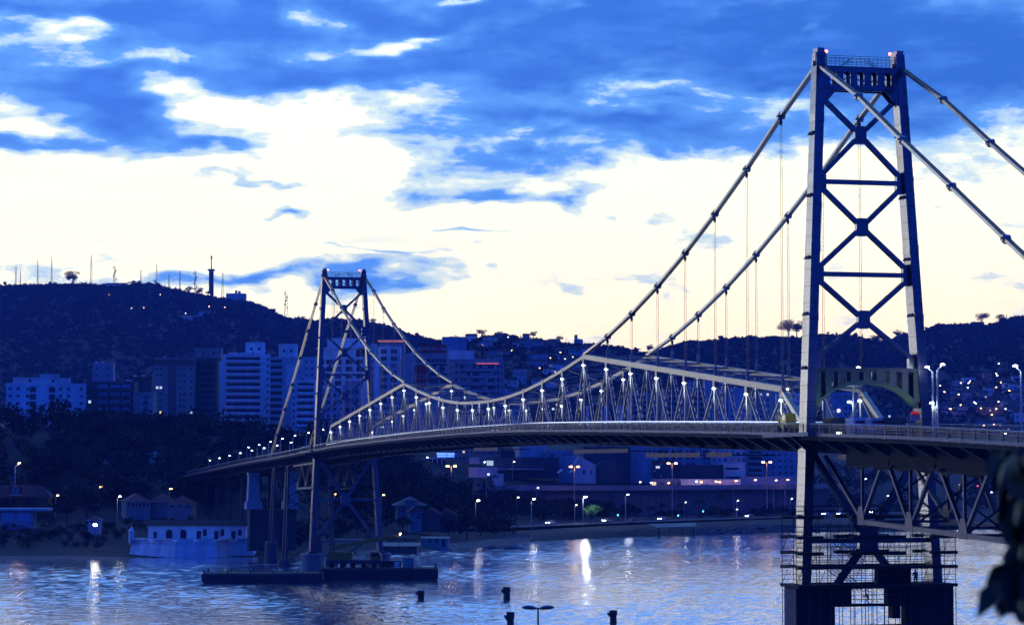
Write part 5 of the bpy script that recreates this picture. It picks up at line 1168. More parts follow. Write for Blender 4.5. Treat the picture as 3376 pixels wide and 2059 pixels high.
# ================================================================== things on the deck
def dk(x, y, dz=0.): return BW(x, y, zd(y) + dz)
CARB = {}
def car(name, loc, rz, col, label, cat='car', lights=True, tail=False, L=4.2, H=1.48, van=False, group=None):
    E_ = empty(name, loc, rz); tag(E_, label, cat, group); m_ = mat('car_paint_' + col[0], col[1], .3, .2, .05)
    h2 = H; w = .86
    if van: prof = [(-L / 2, .35), (L / 2, .35), (L / 2, .95), (L / 2 - .5, 1.1), (L / 2 - 1.0, h2), (-L / 2 + .05, h2), (-L / 2, 1.2)]
    else: prof = [(-L / 2, .32), (L / 2, .32), (L / 2 - .03, .70), (L / 2 - .9, .90), (L / 2 - 1.6, h2), (-L / 2 + 1.0, h2), (-L / 2 + .25, .95), (-L / 2, .85)]
    g = MB(); g.prism(prof, -w, w, lambda a, b, d: (d, -a, b)); g.build('body', m_, E_)
    g = MB(); a0, a1 = (-L / 2 + .3, L / 2 - 1.1) if van else (-L / 2 + .75, L / 2 - 1.45)
    for s in (-1, 1): g.prism([(a0, .98), (a1 + .35, .98), (a1 - .05, h2 - .1), (a0 + .3, h2 - .1)], s * w, s * (w + .012), lambda a, b, d: (d, -a, b))
    g.add([(-.72, -(a1 + .48), .98), (.72, -(a1 + .48), .98), (.66, -(a1 + .02), h2 - .08), (-.66, -(a1 + .02), h2 - .08)], [(0, 1, 2, 3)]); g.build('window_glass', GLASS, E_)
    for a in (-L / 2 + .8, L / 2 - .8):
        for s in (-1, 1): g = MB(); g.tube((s * (w - .12), -a, .32), (s * (w + .03), -a, .32), .32, n=12); g.build('wheel', mat('tyre', (.015, .015, .015), .9), E_)
    for s in (-1, 1):
        g = MB(); g.bb(s * .6 - .16, s * .6 + .16, -L / 2 - .03, -L / 2 + .03, .60, .78); g.build('headlight', lamp_mat('headlight', (1., .96, .95), 55.) if lights else GLASS, E_)
        g = MB(); g.bb(s * .68 - .12, s * .68 + .12, L / 2 - .03, L / 2 + .03, .62, .82); g.build('tail_light', lamp_mat('tail_light', (1, .03, .03), 9.) if tail else RED, E_)
    return E_
# yellow loader cab by the near tower, containers, boom lift
E_ = empty('wheel_loader', dk(-1.9, 5.4, 0.), PHI); tag(E_, 'yellow construction machine parked just left of the near tower leg', 'loader'); E_.scale = (.8, .8, .8)
YP = mat('machine_yellow', (.75, .50, .02), .4, 0, .1)
g = MB(); g.bb(-1., 1., -2., 2., .7, 1.3); g.build('chassis', YP, E_); g = MB(); g.prism([(-.9, 1.31), (.9, 1.31), (.9, 2.2), (.5, 2.9), (-.5, 2.9), (-.9, 2.4)], -.8, .8, lambda a, b, d: (d, a, b)); g.build('cab', YP, E_)
for s in (-1, 1): g = MB(); g.bb(s * .80 - (0 if s > 0 else .02), s * .80 + (.02 if s > 0 else 0), -.6, .6, 1.9, 2.6); g.build('cab_window', GLASS, E_)
for a in (-1.3, 1.3):
    for s in (-1, 1): g = MB(); g.tube((s * .8, a, .6), (s * 1.15, a, .6), .6, n=12); g.build('wheel', mat('tyre', (.015, .015, .015), .9), E_)
g = MB(); g.bar((0, 1.9, 1.2), (0, 3.6, 2.6), .4, .3); g.bar((0, 3.6, 2.6), (0, 4.4, .9), .35, .25); g.build('boom', YP, E_)
def container(x, y, col, label, L=4.6, stripe=None):
    E_ = empty('site_container', dk(x, y, -.12), PHI); tag(E_, label, 'container'); m_ = mat('container_' + col[0], col[1], .5, 0, .1)
    g = MB(); g.bb(-1.2, 1.2, -L / 2, L / 2, .15, 1.95); bd = g.build('body', m_, E_)
    for i in range(12): g = MB(); yy_ = -L / 2 + .2 + (L - .4) * i / 11; g.bb(-1.24, -1.2, yy_ - .07, yy_ + .07, .25, 1.85); g.build('rib', m_, bd)
    for yy_ in (-L / 2 + .4, L / 2 - .4): g = MB(); g.bb(-1.2, 1.2, yy_ - .1, yy_ + .1, 0, .149); g.build('skid', DARKST, E_)
    if stripe: g = MB(); g.bb(-1.0, .3, -L / 2 - .04, -L / 2 - .005, 1.35, 1.62); g.build('red_stripe', RED, E_)
container(2.2, -6.4, ('white', (.72, .72, .74)), 'white site cabin with a red stripe on the deck', 2.6, True)
container(3.5, -8.2, ('grey', (.5, .5, .54)), 'pale grey site cabin next to the striped cabin', 2.6, True)
container(5.0, -8.6, ('brown', (.10, .08, .07)), 'dark brown container beside the pale cabins', 3.2)
container(2.6, 1.5, ('green', (.03, .04, .035)), 'low dark equipment box at the foot of the near tower portal', 3.)
E_ = empty('warning_sign', dk(7.6, -9.5, -.12), PHI); tag(E_, 'red-topped white warning beacon on the deck', 'sign')
g = MB(); g.tube((0, 0, 0), (0, 0, 1.6), .08); g.build('post', DARKST, E_); g = MB(); g.bb(-.55, .55, -.12, .12, 1.7, 2.4); g.build('white_panel', mat('panel_white', (.35, .37, .40), .5, var=0), E_); g = MB(); g.lathe([(.5, 0), (.5, .22), (.3, .3)], (0, 0, 2.4), 10); g.build('red_cap', mat('cap_red', (.35, .01, .01), .5, var=0, emit=(1, .02, .01), estr=.3), E_)
# deck lamps
_a = MB(); _a.tube((0, 0, 0), (0, 0, .93), .016, .012, 6); _a.tube((0, 0, .93), (.075, 0, 1.0), .010, .008, 6); LPM = _a.mesh('pole', mat('lamp_pole_lit', (.30, .36, .42), .5, .1, .1))  # pole colour made pale and bluish, for the light falling on it
def lamp(loc, h, rz, label, m_, group=None, power=0, col=(1, 1, 1), size=1., name='street_lamp', two=False, pole=None):
    E_ = empty(name, loc, rz); tag(E_, label, 'street lamp', group)
    o = inst('pole', LPM, E_, None, None, (h if h > 5 else 5, h if h > 5 else 5, h))
    hx = .085 * max(h, 5)
    g = MB(); g.lathe([(.10 * size, -.02), (.34 * size, .0), (.30 * size, .14 * size), (.08 * size, .22 * size)], (hx, 0, h), 10); hd = g.build('lamp_head', m_, E_)
    if two:
        o2 = inst('arm', LPM, E_, (0, 0, h * .001), (0, 0, math.pi), (h, h, h)); g = MB(); g.lathe([(.10 * size, -.02), (.34 * size, .0), (.30 * size, .14 * size), (.08 * size, .22 * size)], (-hx, 0, h), 10); g.build('lamp_head', m_, E_)
    if power >= 400: point(E_, (hx, 0, h - .35), col, power, .25)
    return E_
GLD = 'lamps along the far bridge approach'; ORD = ['first', 'second', 'third', 'fourth', 'fifth', 'sixth', 'seventh', 'eighth', 'ninth', 'tenth', 'eleventh', 'twelfth', 'thirteenth']
for i in range(8):
    y = SPAN + 34 + i * 24.
    lamp(dk(-3.0, y), 3.2, PHI, '%s low lamp on the far approach counted from the far tower' % ORD[i], COOLL, 'low lamps on the far approach', 0, size=.75)
    lamp(dk(W - .2, y + 4), 7.6, PHI, '%s tall lamp on the far approach counted from the far tower' % ORD[i], COOLL, GLD, 0, size=.75)
lamp(dk(4.9, 2.2), 7.6, PHI, 'tall deck lamp seen inside the near tower portal', COOLL, None, 900, (.8, 1, .9), .8)
lamp(dk(4.75, 2.0), 3.6, PHI + math.pi, 'short deck lamp below the tall portal lamp', COOLL, None, 500, (.8, 1, .9), .8)
lamp(dk(11.7, -5), 7.6, PHI + math.pi, 'tall deck lamp with its head toward the near tower', COOLL, None, 500, (.9, 1, 1), .8)
lamp(dk(12.1, -5.4), 7.9, PHI, 'tall deck lamp with its head pointing away from the near tower', COOLL, None, 500, (.9, 1, 1), .8)
lamp(dk(11.9, -5.2), 3.5, PHI + math.pi, 'short deck lamp right of the near tower', COOLL, None, 400, (.9, 1, 1), .8)
lamp(dk(12.2, -27.), 7.4, PHI + math.pi, 'tall deck lamp near the right edge', COOLL, None, 500, (.9, 1, 1), .8)
# light on the arched portal, from the roadway floodlights
FLM = MB(); FLM.bb(-.25, .25, -.18, .18, 0, .3); flm = FLM.mesh('floodlight', LEDW)
for x in (1.2, 8.6):
    o = inst('deck_floodlight', flm, None, dk(x, -2.6, -.1), (0, 0, PHI)); tag(o, 'small floodlight on the roadway under the %s of the arched portal' % ('camera-side half' if x < 5 else 'far half'), 'floodlight'); point(o, (0, .1, .5), (.45, 1., .40), 900, .2, 'SPOT', R(100), (0, .25, 1))
# ================================================================== shore lamps
SHL = [(1572, 1648, 908, 'brightest', WHITEL), (1757, 1645, 915, 'b', WHITEL), (1928, 1640, 985, 'c', WHITEL)]
def plamp(px, py, Y, label, m_, power, col, size=1., rz=0., zb=None, group=None, two=False):
    q = at(px, py, Y); b = gz(px, Y) if zb is None else zb; return lamp((q.x, Y, b), q.z - b, rz, label, m_, group, power, col, size, two=two)
plamp(1568, 1650, 905, 'bright white lamp above the wooden beach fence', WHITEL, 1500, (1, .95, 1), 1.7)
plamp(1752, 1645, 930, 'bright white lamp on a tall pole left of the first moving car', WHITEL, 1500, (.95, 1, 1), 1.6)
plamp(1922, 1638, 985, 'bright white lamp lighting the green tree', WHITEL, 14000, (.95, 1, .95), 1.9)
plamp(2062, 1630, 1010, 'white lamp with a short visible pole right of the green tree', COOLL, 1500, (.95, 1, 1), 1.4)
for px, py, Y, lab, m_ in ((2256, 1655, 1075, 'slim lamp left of the traffic light', COOLL), (2428, 1649, 1092, 'slim lamp left of the fourth moving car', COOLL), (2606, 1643, 1130, 'slim lamp beside the near tower leg', COOLL), (2426, 1678, 1100, 'low lamp below the slim lamp by the fourth car', COOLL), (1895, 1664, 1000, 'small dim lamp below the green tree', AMBERL)):
    plamp(px, py, Y, lab, m_, 600, (1, 1, 1), 1.0)
for px, py, Y, lab, m_ in ((1894, 1538, 1105, 'tall double lamp mast glowing orange before the pale gabled house', ORANGEL), (2216, 1527, 1125, 'tall double lamp mast before the apartment block', AMBERL), (2528, 1523, 1150, 'tall double lamp mast nearest the near tower', AMBERL), (1488, 1536, 1095, 'orange double lamp below the electronic sign', ORANGEL)):
    q = at(px, py, Y); b = gz(px, Y); E_ = empty('lamp_mast', (q.x, Y, b)); tag(E_, lab, 'street lamp'); h = q.z - b
    g = MB(); g.tube((0, 0, 0), (0, 0, h), .28, .16, 8); g.build('pole', mat('mast_paint', (.5, .4, .3), .5, .2, .1), E_); g = MB(); g.bar((-1.5, 0, h - .1), (1.5, 0, h - .1), .12, .12); g.build('crossarm', GALV, E_)
    for s in (-1, 1):
        g = MB(); g.lathe([(.3, -.1), (.75, 0), (.65, .35), (.2, .5)], (s * 1.6, 0, h - .1), 10); g.build('lamp_head', m_, E_); point(E_, (s * 1.0, -.6, h - .6), (1, .5, .15), 900, .3)
LOWT = [(2256, 1709 - 100, 1160, 'R'), (2293, 1587, 1160, 'W'), (2308, 1589, 1160, 'O'), (2352, 1587, 1160, 'O'), (2364, 1589, 1160, 'A'), (2418, 1585, 1160, 'O'), (2202, 1592, 1160, 'O'), (2144, 1591, 1160, 'W'), (2108, 1589, 1160, 'A'), (2481, 1582, 1172, 'O'), (2550, 1583, 1172, 'A'), (2588, 1581, 1172, 'O'), (2092, 1601, 1140, 'W')]
for i_, (px, py, Y, k) in enumerate(sorted(LOWT)):
    plamp(px, py, Y, '%s lamp from the left in the row before the low white building' % ORD[i_], {'O': ORANGEL, 'R': ORANGEL, 'A': AMBERL, 'W': COOLL}[k], 420 if i_ % 3 == 0 else 0, {'W': (.9, .95, 1)}.get(k, (1, .45, .15)), 1.5, group='lamps before the low white building')
for px, py, Y, lab, m_, pw in ((1268, 1499, 1150, 'white lamp just right of the far tower below the deck', COOLL, 300), (1331, 1500, 1160, 'small white lamp above the long canopy', COOLL, 100), (1406, 1507, 1165, 'white lamp with a red signal beside the canopy', COOLL, 300), (1380, 1525, 1150, 'warm lamp under the long canopy', AMBERL, 300), (1594, 1523, 1185, 'white lamp by the lit doorway', COOLL, 400), (1690, 1522, 1185, 'dim lamp on the dark warehouse front', COOLL, 100), (1603, 1563, 1090, 'white lamp above the pale low house', COOLL, 200), (1322, 1540, 1100, 'flat white lamp at the wood edge', COOLL, 200), (1350, 1538, 1100, 'second flat white lamp at the wood edge', COOLL, 150), (1393, 1578, 1080, 'tiny amber lamp deep in the wood', AMBERL, 100), (1768, 1608, 1100, 'white lamp in front of the retaining wall', COOLL, 200), (1703, 1639, 1060, 'cluster lamp on the dark slope', COOLL, 200), (1102, 1629, 880, 'orange lamp inside the far tower bracing', ORANGEL, 200), (1257, 1631, 880, 'orange lamp right of the far tower leg', ORANGEL, 200), (327, 1605, 862, 'orange lamp above the huge round tree', ORANGEL, 300), (184, 1633, 842, 'small orange lamp left of the huge round tree', ORANGEL, 200), (387, 1636, 800, 'white lamp on a slim pole by the red-roofed houses', COOLL, 900), (558, 1611, 860, 'tiny orange lamp above the white pavilion', ORANGEL, 100), (50, 1526, 850, 'very tall orange lamp over the yellow shop', AMBERL, 3000), (2845, 1578, 1190, 'white lamp seen through the side span diagonals', COOLL, 600), (2923, 1634, 1200, 'small lamp under the side span', COOLL, 300), (3030, 1626, 1250, 'lamp behind the second side span gusset', COOLL, 300), (3172, 1625, 1260, 'lamp left of the traffic signals', COOLL, 300), (3265, 1622, 1270, 'lamp close to the foreground leaves', COOLL, 300), (2768, 1592, 1210, 'tiny orange lamp between the near tower legs below the deck', ORANGEL, 200)):
    plamp(px, py, Y, lab, m_, pw, (1, .6, .3) if m_ in (ORANGEL, AMBERL) else (.95, 1, 1), 1.25)
# floodlight on the bank left of the fort, casting the white streak in the water
q = at(314, 1733, 752); E_ = empty('bank_floodlight', (q.x, 752, gz(314, 752) - .2)); tag(E_, 'dazzling white floodlight on the bank left of the fort', 'floodlight'); h = q.z - E_.location.z
g = MB(); g.tube((0, 0, 0), (0, 0, h), .09, .07); g.build('post', GALV, E_); g = MB(); g.bb(-.55, .55, -.2, .1, h, h + .7); g.build('housing', DARKST, E_); g = MB(); g.bb(-.5, .5, -.26, -.203, h + .05, h + .65); g.build('lens', lamp_mat('flood_white', (1, .95, .9), 55.), E_); point(E_, (0, -.8, h), (1, .9, .75), 1000, .3)
house('guard_hut', 290, 328, 1728, 1712, 775, 1.2, 'small pale hut lit by the bank floodlight', LGR, TILE, 4, 0, cols=(.3,))
# ================================================================== cars on the avenue
WP = ('white', (.70, .70, .72)); SV = ('silver', (.42, .43, .46)); DK = ('dark', (.04, .04, .05))
def rcar(px, Y, off, back, col, label, **k):
    i = max(j for j in range(len(RP) - 1) if RP[j][0] <= px); (p0, y0), (p1, y1) = RP[i], RP[i + 1]; t = (px - p0) / (p1 - p0); Y_ = y0 + (y1 - y0) * t
    a = Vector(((p0 - 1688) / FPX * y0, y0, 0)); b = Vector(((p1 - 1688) / FPX * y1, y1, 0)); d = (b - a).normalized(); c = a + (b - a) * t + Vector((-d.y, d.x, 0)) * off
    rz = math.atan2(d.y, d.x) + (-math.pi / 2 if not back else math.pi / 2)
    return car('parked_car' if k.pop('parked', False) else 'car', (c.x, c.y, 3.905), rz, col, label, lights=not back, tail=back, **k)
rcar(1835, 0, 3, False, WP, 'white car with dipped lights left of the green-lit tree'); rcar(2020, 0, 3, False, SV, 'silver car with one bright headlight right of the green-lit tree')
rcar(2200, 0, 3, False, WP, 'white hatchback with bright headlights below the double lamp mast'); rcar(2487, 0, 3, False, SV, 'silver car with twin headlights nearest the near tower')
rcar(2062, 0, -3, True, DK, 'dark car showing red tail lights behind the silver car')
rcar(2738, 0, 3, False, WP, 'white car between the near tower legs'); rcar(2790, 0, 3, False, SV, 'pale van with headlights between the near tower legs', cat='van', van=True, L=5.4, H=2.3); rcar(2826, 0, 4, False, DK, 'dark car following the pale van'); rcar(2892, 0, 3, False, DK, 'dark car with two pairs of bright lights under the side span')
for px, lab in ((3130, 'dark car with red tail lights left of the third gusset'), (3205, 'car with red tail lights above the third gusset'), (3225, 'car with bright red lights close to the foreground leaves'), (3238, 'last car with red lights before the leaves')): rcar(px, 0, -3, True, DK, lab)
def siglight(px, py, Y, label, cols):
    q = at(px, py, Y); b = gz(px, Y); E_ = empty('traffic_light', (q.x, Y, b)); tag(E_, label, 'traffic light'); h = q.z - b
    g = MB(); g.tube((0, 0, 0), (0, 0, h), .1); g.build('post', DARKST, E_); g = MB(); g.bb(-.35, .35, -.25, .25, h - 1.3, h + 1.3); g.build('housing', DARKST, E_)
    for k, c in enumerate(cols):
        if c: g = MB(); g.lathe([(.26, 0), (.2, .1)], (0, 0, 0), 10); o = g.build('lens', lamp_mat('signal_' + c, {'red': (1, .05, .03), 'amber': (1, .45, .05), 'green': (.05, 1, .55)}[c], 9.), E_, (0, -.26, h + .8 - .8 * k)); o.rotation_euler = (math.pi / 2, 0, 0)
siglight(2318, 1690, 1080, 'green traffic light beside the avenue', ('green', None, None)); siglight(2236, 1704, 1072, 'second green traffic light behind the white hatchback', ('green', None, None))
siglight(3163, 1602, 1300, 'amber and red traffic signals under the side span', ('amber', 'red', None)); siglight(3223, 1606, 1310, 'single red traffic signal beside the third gusset', ('red', None, None)); siglight(2037, 1703, 1030, 'blue-green road signal behind the silver car', ('green', None, None))
# ================================================================== shore furniture
q = at(1640, 1778, 872); E_ = empty('beach_fence', (q.x, 872, gz(1640, 872))); tag(E_, 'low wooden fence along the beach path', 'fence')
for i in range(13):
    x = i * .95 - .5; g = MB(); g.bb(x - .08, x + .08, -.08, .08, -.3, 1.5); g.build('post', PLANK, E_)
    if i < 12:
        for z in (.45, .85, 1.25): g = MB(); g.bb(x + .081, x + .869, -.05, .05, z, z + .16); g.build('rail', mat('pale_board', (.35, .31, .29), .8), E_)
q = at(2165, 1733, 945); E_ = empty('boat_shelter', (at(2165, 1745, 945).x, 945, 1.0)); tag(E_, 'flat-roofed open shelter at the water edge below the avenue', 'shelter')
g = MB(); g.add([(0, 0, 2.4), (15, -1, 2.9), (15, 6, 4.0), (-3, 6, 3.6), (0, 0, 2.15), (15, -1, 2.65), (15, 6, 3.75), (-3, 6, 3.35)], [(0, 1, 2, 3), (7, 6, 5, 4), (4, 5, 1, 0), (5, 6, 2, 1), (6, 7, 3, 2), (7, 4, 0, 3)]); g.build('roof_sheet', METR, E_)
for x, y in ((1, .5), (5, .3), (9.5, 0), (14, -.2), (1, 5.), (14, 5.)): g = MB(); g.bb(x - .12, x + .12, y - .12, y + .12, -2, 2.3 + .1 * y); g.build('post', PLANK, E_)
ROCK = mat('shore_rock', (.12, .11, .11), .9, 0, .35, .6, .5)
RM = []
for k in range(4):
    g = MB(); g.ball((0, 0, 0), 1., 8, 5, .7); rr = random.Random(k); g.v = [(x * rr.uniform(.75, 1.2), y * rr.uniform(.75, 1.2), z * rr.uniform(.7, 1.2)) for x, y, z in g.v]; RM.append(g.mesh('boulder', ROCK))
for i in range(64):
    px = 2290 + i * 6.6 + random.uniform(-3, 3); Y = np.interp(px, [2050, 2600, 3000], [939, 1011, 1041]) + random.uniform(-2, 4); s = random.uniform(.7, 1.9)
    o = inst('boulder', RM[i % 4], None, ((px - 1688) / FPX * Y, Y, max(.1, gz(px, Y)) + .1), (0, 0, random.random() * 6), (s, s, s)); tag(o, 'rough boulder in the shore revetment below the avenue', 'boulder', 'boulders of the shore revetment')
for px, py, s, lab in ((1622, 1806, 3.2, 'long dark rock at the tip of the beach'), (1690, 1808, 3.8, 'dark rock standing in the water off the beach'), (1600, 1795, 2.2, 'small rock against the beach tip')):
    q = atz(px, py, 0); o = inst('boulder', RM[1], None, (q.x, q.y, .0), (0, 0, .4), (s, s * .6, s * .42)); tag(o, lab, 'boulder')
q = at(3006, 1560, 1); 
# ================================================================== barges, crane, piles
RUST = mat('barge_hull', (.05, .04, .045), .7, .2, .3, .5); YBOOM = mat('crane_yellow', (.34, .20, .02), .45, 0, .15)
def barge(px0, px1, py, label, hgt, rz):
    a, b = atz(px0, py, 0), atz(px1, py, 0); L_ = (b.x - a.x); E_ = empty('barge', (a.x, a.y, 0), rz); tag(E_, label, 'barge'); g = MB()
    g.prism([(0, .5), (1.2, -.6), (L_ - 1.2, -.6), (L_, .5), (L_, hgt), (0, hgt)], 0, 11, lambda p, q, d: (p, d, q)); hu = g.build('hull', RUST, E_)
    g = MB(); g.bb(.2, L_ - .2, .2, 10.8, hgt + .002, hgt + .06); g.build('deck_plate', PLANK, E_)
    g = MB(); g.bb(0, L_, -.12, -.004, hgt - .35, hgt - .05); g.build('rubbing_strake', DARKST, hu)
    for i in range(int(L_ / 5) + 1):
        x = .6 + (L_ - 1.2) * i / int(L_ / 5)
        for y in (.5, 10.5): g = MB(); g.lathe([(.2, 0), (.2, .55), (.32, .6), (.32, .75), (.1, .8)], (x, y, hgt + .06), 8); g.build('bollard', DARKST, E_)
    return E_, L_
barge(664, 1062, 1921, 'long low barge with bollards moored left of the far tower', 2.1, .03)
Eb, Lb = barge(1050, 1444, 1911, 'barge carrying the yellow crane in front of the far tower', 2.6, .02)
ba = Eb.location
CRN = empty('mobile_crane', (ba.x + 1.5, ba.y + 4.5, 2.66), .02); tag(CRN, 'yellow mobile crane with its boom lowered on the barge', 'crane')
g = MB(); g.bb(0, 13, -1.4, 1.4, 1.0, 1.9); g.build('chassis', DARKST, CRN)
for i in range(5):
    for s in (-1, 1): g = MB(); g.tube((1.3 + i * 2.5, s * 1.0, .62), (1.3 + i * 2.5, s * 1.45, .62), .62, n=12); g.build('wheel', mat('tyre', (.015, .015, .015), .9), CRN)
g = MB(); g.prism([(.2, 1.9), (6.2, 1.9), (6.2, 3.7), (.8, 3.9), (.2, 3.2)], -1.3, 1.3, lambda p, q, d: (p, d, q)); g.build('counterweight', YBOOM, CRN)
g = MB(); g.prism([(10.4, 1.9), (13, 1.9), (13, 2.8), (12.5, 3.8), (10.4, 3.8)], -1.2, 1.2, lambda p, q, d: (p, d, q)); cb = g.build('cab', YBOOM, CRN); g = MB(); g.bb(10.7, 12.3, -1.26, -1.205, 2.7, 3.6); g.build('cab_window', GLASS, cb)
for (a, b, w_) in (((.6, 0, 4.6), (9.5, 0, 6.2), .95), ((8.8, 0, 6.05), (15.2, 0, 7.2), .72), ((14.6, 0, 7.1), (17.3, 0, 7.6), .5)): g = MB(); g.bar(a, b, .8 * w_, w_); g.build('boom_section', YBOOM, CRN)
g = MB(); g.tube((5.2, 0, 3.6), (8.8, 0, 5.8), .2, n=8); g.build('ram', GALV, CRN); g = MB(); g.tube((17.2, -.1, 7.4), (17.2, -.1, 5.), .04); g.bb(17., 17.4, -.25, .05, 4.6, 5.); g.build('hook', DARKST, CRN)
g = MB(); g.ball((17.4, -.4, 8.0), .22); g.build('boom_light', lamp_mat('boom_lamp', (1, .6, .4), 20.), CRN)
for x, y, d, col, lab in ((19.6, 3, (2.6, 2.2, 2.4), GRN, 'green box on the crane barge'), (17.6, 2.5, (1.2, 1., 1.3), WHT, 'white tank on the crane barge'), (14, 7, (5, 2, 1.5), DGR, 'dark equipment crate behind the crane')):
    E_ = empty('deck_box', (ba.x + x, ba.y + y, 2.66)); tag(E_, lab, 'box'); g = MB(); g.bb(0, d[0], 0, d[1], .12, d[2]); b_ = g.build('body', col, E_); g = MB(); g.bb(-.06, d[0] + .06, -.06, d[1] + .06, d[2] + .003, d[2] + .12); g.build('lid', col, E_); g = MB(); g.bb(.1, .3, 0, d[1], 0, .119); g.bb(d[0] - .3, d[0] - .1, 0, d[1], 0, .119); g.build('skid', DARKST, E_)
PILE = mat('wet_pile', (.035, .034, .04), .8, 0, .3, 1., .4)
for px, py, s, lab, hh in ((1388, 1975, 1.15, 'squat dark pile with a flared cap right of the barge', 1.75), (1671, 1973, 1.2, 'dark pile with a notched side in the middle of the bay', 2.4), (1683, 2068, 1.05, 'dark pile cut off by the bottom edge beside the double lamp', 2.6), (2022, 2051, 1.05, 'dark pile with a side spur right of the double lamp', 2.1)):
    q = atz(px, py, 0); E_ = empty('mooring_pile', (q.x, q.y, 0)); tag(E_, lab, 'pile'); k = s
    g = MB(); g.lathe([(.62 * k, -3), (.62 * k, .0), (.56 * k, .3), (.52 * k, hh * .55), (.55 * k, hh * .6)], (0, 0, 0), 12); g.build('shaft', PILE, E_)
    g = MB(); g.prism([(-.60 * k, hh * .6), (.56 * k, hh * .6), (.62 * k, hh * .72), (.62 * k, hh), (-.58 * k, hh + .05), (-.66 * k, hh * .86)], -.6 * k, .6 * k, lambda a, b, d: (a, d, b)); g.build('cap', PILE, E_)
    g = MB(); g.prism([(-.5 * k, hh * .4), (-.95 * k, hh * .66), (-1.02 * k, hh * .82), (-.6 * k, hh * .8)], -.2, .2, lambda a, b, d: (a, d, b)); g.build('fender_spur', PILE, E_)
# double-headed lamp on the near bank
q = at(1774, 2006, 158); E_ = empty('double_lamp', (q.x, 158, 9.2)); tag(E_, 'unlit double-headed lamp with leaf-shaped heads close to the camera', 'street lamp'); h = q.z - 9.2
LH = mat('lamp_housing', (.16, .18, .24), .35, .5, .1)
g = MB(); g.tube((0, 0, 0), (0, 0, h - .1), .10, .055, 10); g.build('pole', DARKST, E_); g = MB(); g.ball((0, 0, h), .09); g.build('joint', DARKST, E_)
for s in (-1, 1):
    g = MB(); P = []; pro = [(0, .05, .05), (.12, .1, .09), (.35, .19, .15), (.65, .20, .15), (.88, .14, .10), (1.0, .03, .03)]; n = 10
    for a, w_, t_ in pro: P += [(s * (.06 + a * .96), w_ * math.cos(2 * math.pi * i / n), h + .05 + .06 * a + .05 * math.sin(math.pi * a) + (t_ * math.sin(2 * math.pi * i / n)) * (1.1 if math.sin(2 * math.pi * i / n) < 0 else .8)) for i in range(n)]
    F = [(j * n + i, j * n + (i + 1) % n, (j + 1) * n + (i + 1) % n, (j + 1) * n + i) for j in range(len(pro) - 1) for i in range(n)] + [tuple(range(n))[::-1], tuple(range((len(pro) - 1) * n, len(pro) * n))]
    g.add(P, F); g.build('lamp_head', LH, E_, smooth=True)
# ================================================================== antennas and houses on the hills
def mast(px, yt, w, label, kind=0, yb=None, key='L', tt=1.0):
    Y, z = HILLS[key](px, tt); zt = at(px, yt, Y).z; h = zt - z + 4; E_ = empty('antenna_mast', ((px - 1688) / FPX * Y, Y, z - 4)); tag(E_, label, 'antenna'); m_ = DARKST if kind else GALV
    if kind == 2:
        g = MB(); g.tube((0, 0, 0), (0, 0, h * .63), w, w * .95, 14); g.build('shaft', CONC, E_); g = MB(); g.tube((0, 0, h * .63), (0, 0, h * .66), w * 1.5, n=14); g.build('platform', CONC, E_); g = MB(); g.tube((0, 0, h * .66), (0, 0, h * .86), .9, .6, 8); g.build('mast', DARKST, E_); g = MB(); g.tube((0, 0, h * .86), (0, 0, h * .93), 1.3, n=8); g.build('radome', DARKST, E_); g = MB(); g.tube((0, 0, h * .93), (0, 0, h), .3, .1, 6); g.build('spike', DARKST, E_)
        return
    w2 = w * .45
    for k in range(3):
        a = k * 2.094; g = MB(); g.tube((w * math.cos(a), w * math.sin(a), 0), (w2 * math.cos(a), w2 * math.sin(a), h * .86), .22, .16, 5); g.build('leg', m_, E_)
    g = MB(); n = max(6, int(h / 6))
    for i in range(n):
        u, v = i / n, (i + 1) / n; wu, wv = w + (w2 - w) * u, w + (w2 - w) * v
        for k in range(3): a, b = k * 2.094, (k + 1) * 2.094; g.bar((wu * math.cos(a), wu * math.sin(a), h * .86 * u), (wv * math.cos(b), wv * math.sin(b), h * .86 * v), .16, .16); g.bar((wv * math.cos(a), wv * math.sin(a), h * .86 * v), (wv * math.cos(b), wv * math.sin(b), h * .86 * v), .16, .16)
    tag(g.build('lattice', m_, E_), kind='stuff')
    g = MB(); g.tube((0, 0, h * .85), (0, 0, h), .22, .12, 5); g.build('whip', m_, E_)
    if kind == 1:
        for i in range(5): a = i * 2.4; g = MB(); zz = h * (.4 + .1 * i); g.tube((1.6 * math.cos(a), 1.6 * math.sin(a), zz), (2.6 * math.cos(a), 2.6 * math.sin(a), zz), 1.4, n=10); g.build('dish', DARKST, E_)
for i, (px, yt, w, lab, kind) in enumerate(((48, 866, 1.4, 'faint thin mast at the far left of the antenna hill', 0), (63, 886, 1., 'short faint mast right of the leftmost mast', 0), (120, 845, 1.5, 'faint tall mast third from the left', 0), (166, 834, 1.5, 'faint tall mast fourth from the left', 0), (297, 832, 2., 'tall slim mast rising beside the hilltop trees', 0), (374, 866, 2.4, 'stout dark mast crowded with dishes', 1), (461, 880, 1.5, 'short lattice mast right of the dish mast', 0), (513, 858, 1.6, 'thin lattice mast in the middle of the hilltop', 0), (554, 898, 1.4, 'low mast above the hilltop trees', 0), (590, 880, 1.4, 'slim mast left of the dark thin mast', 0), (641, 880, 1.7, 'dark thin mast left of the concrete tower', 1), (694, 832, 3.6, 'thick concrete telecom tower with a tall spike', 2), (731, 885, 2.2, 'lattice mast just right of the concrete tower', 0))): mast(px, yt, w, lab, kind)
mast(941, 944, 3.6, 'wide lattice mast with dishes on the slope left of the far tower', 1); mast(1104, 978, 4.5, 'broad stepped lattice mast seen through the far tower', 0)
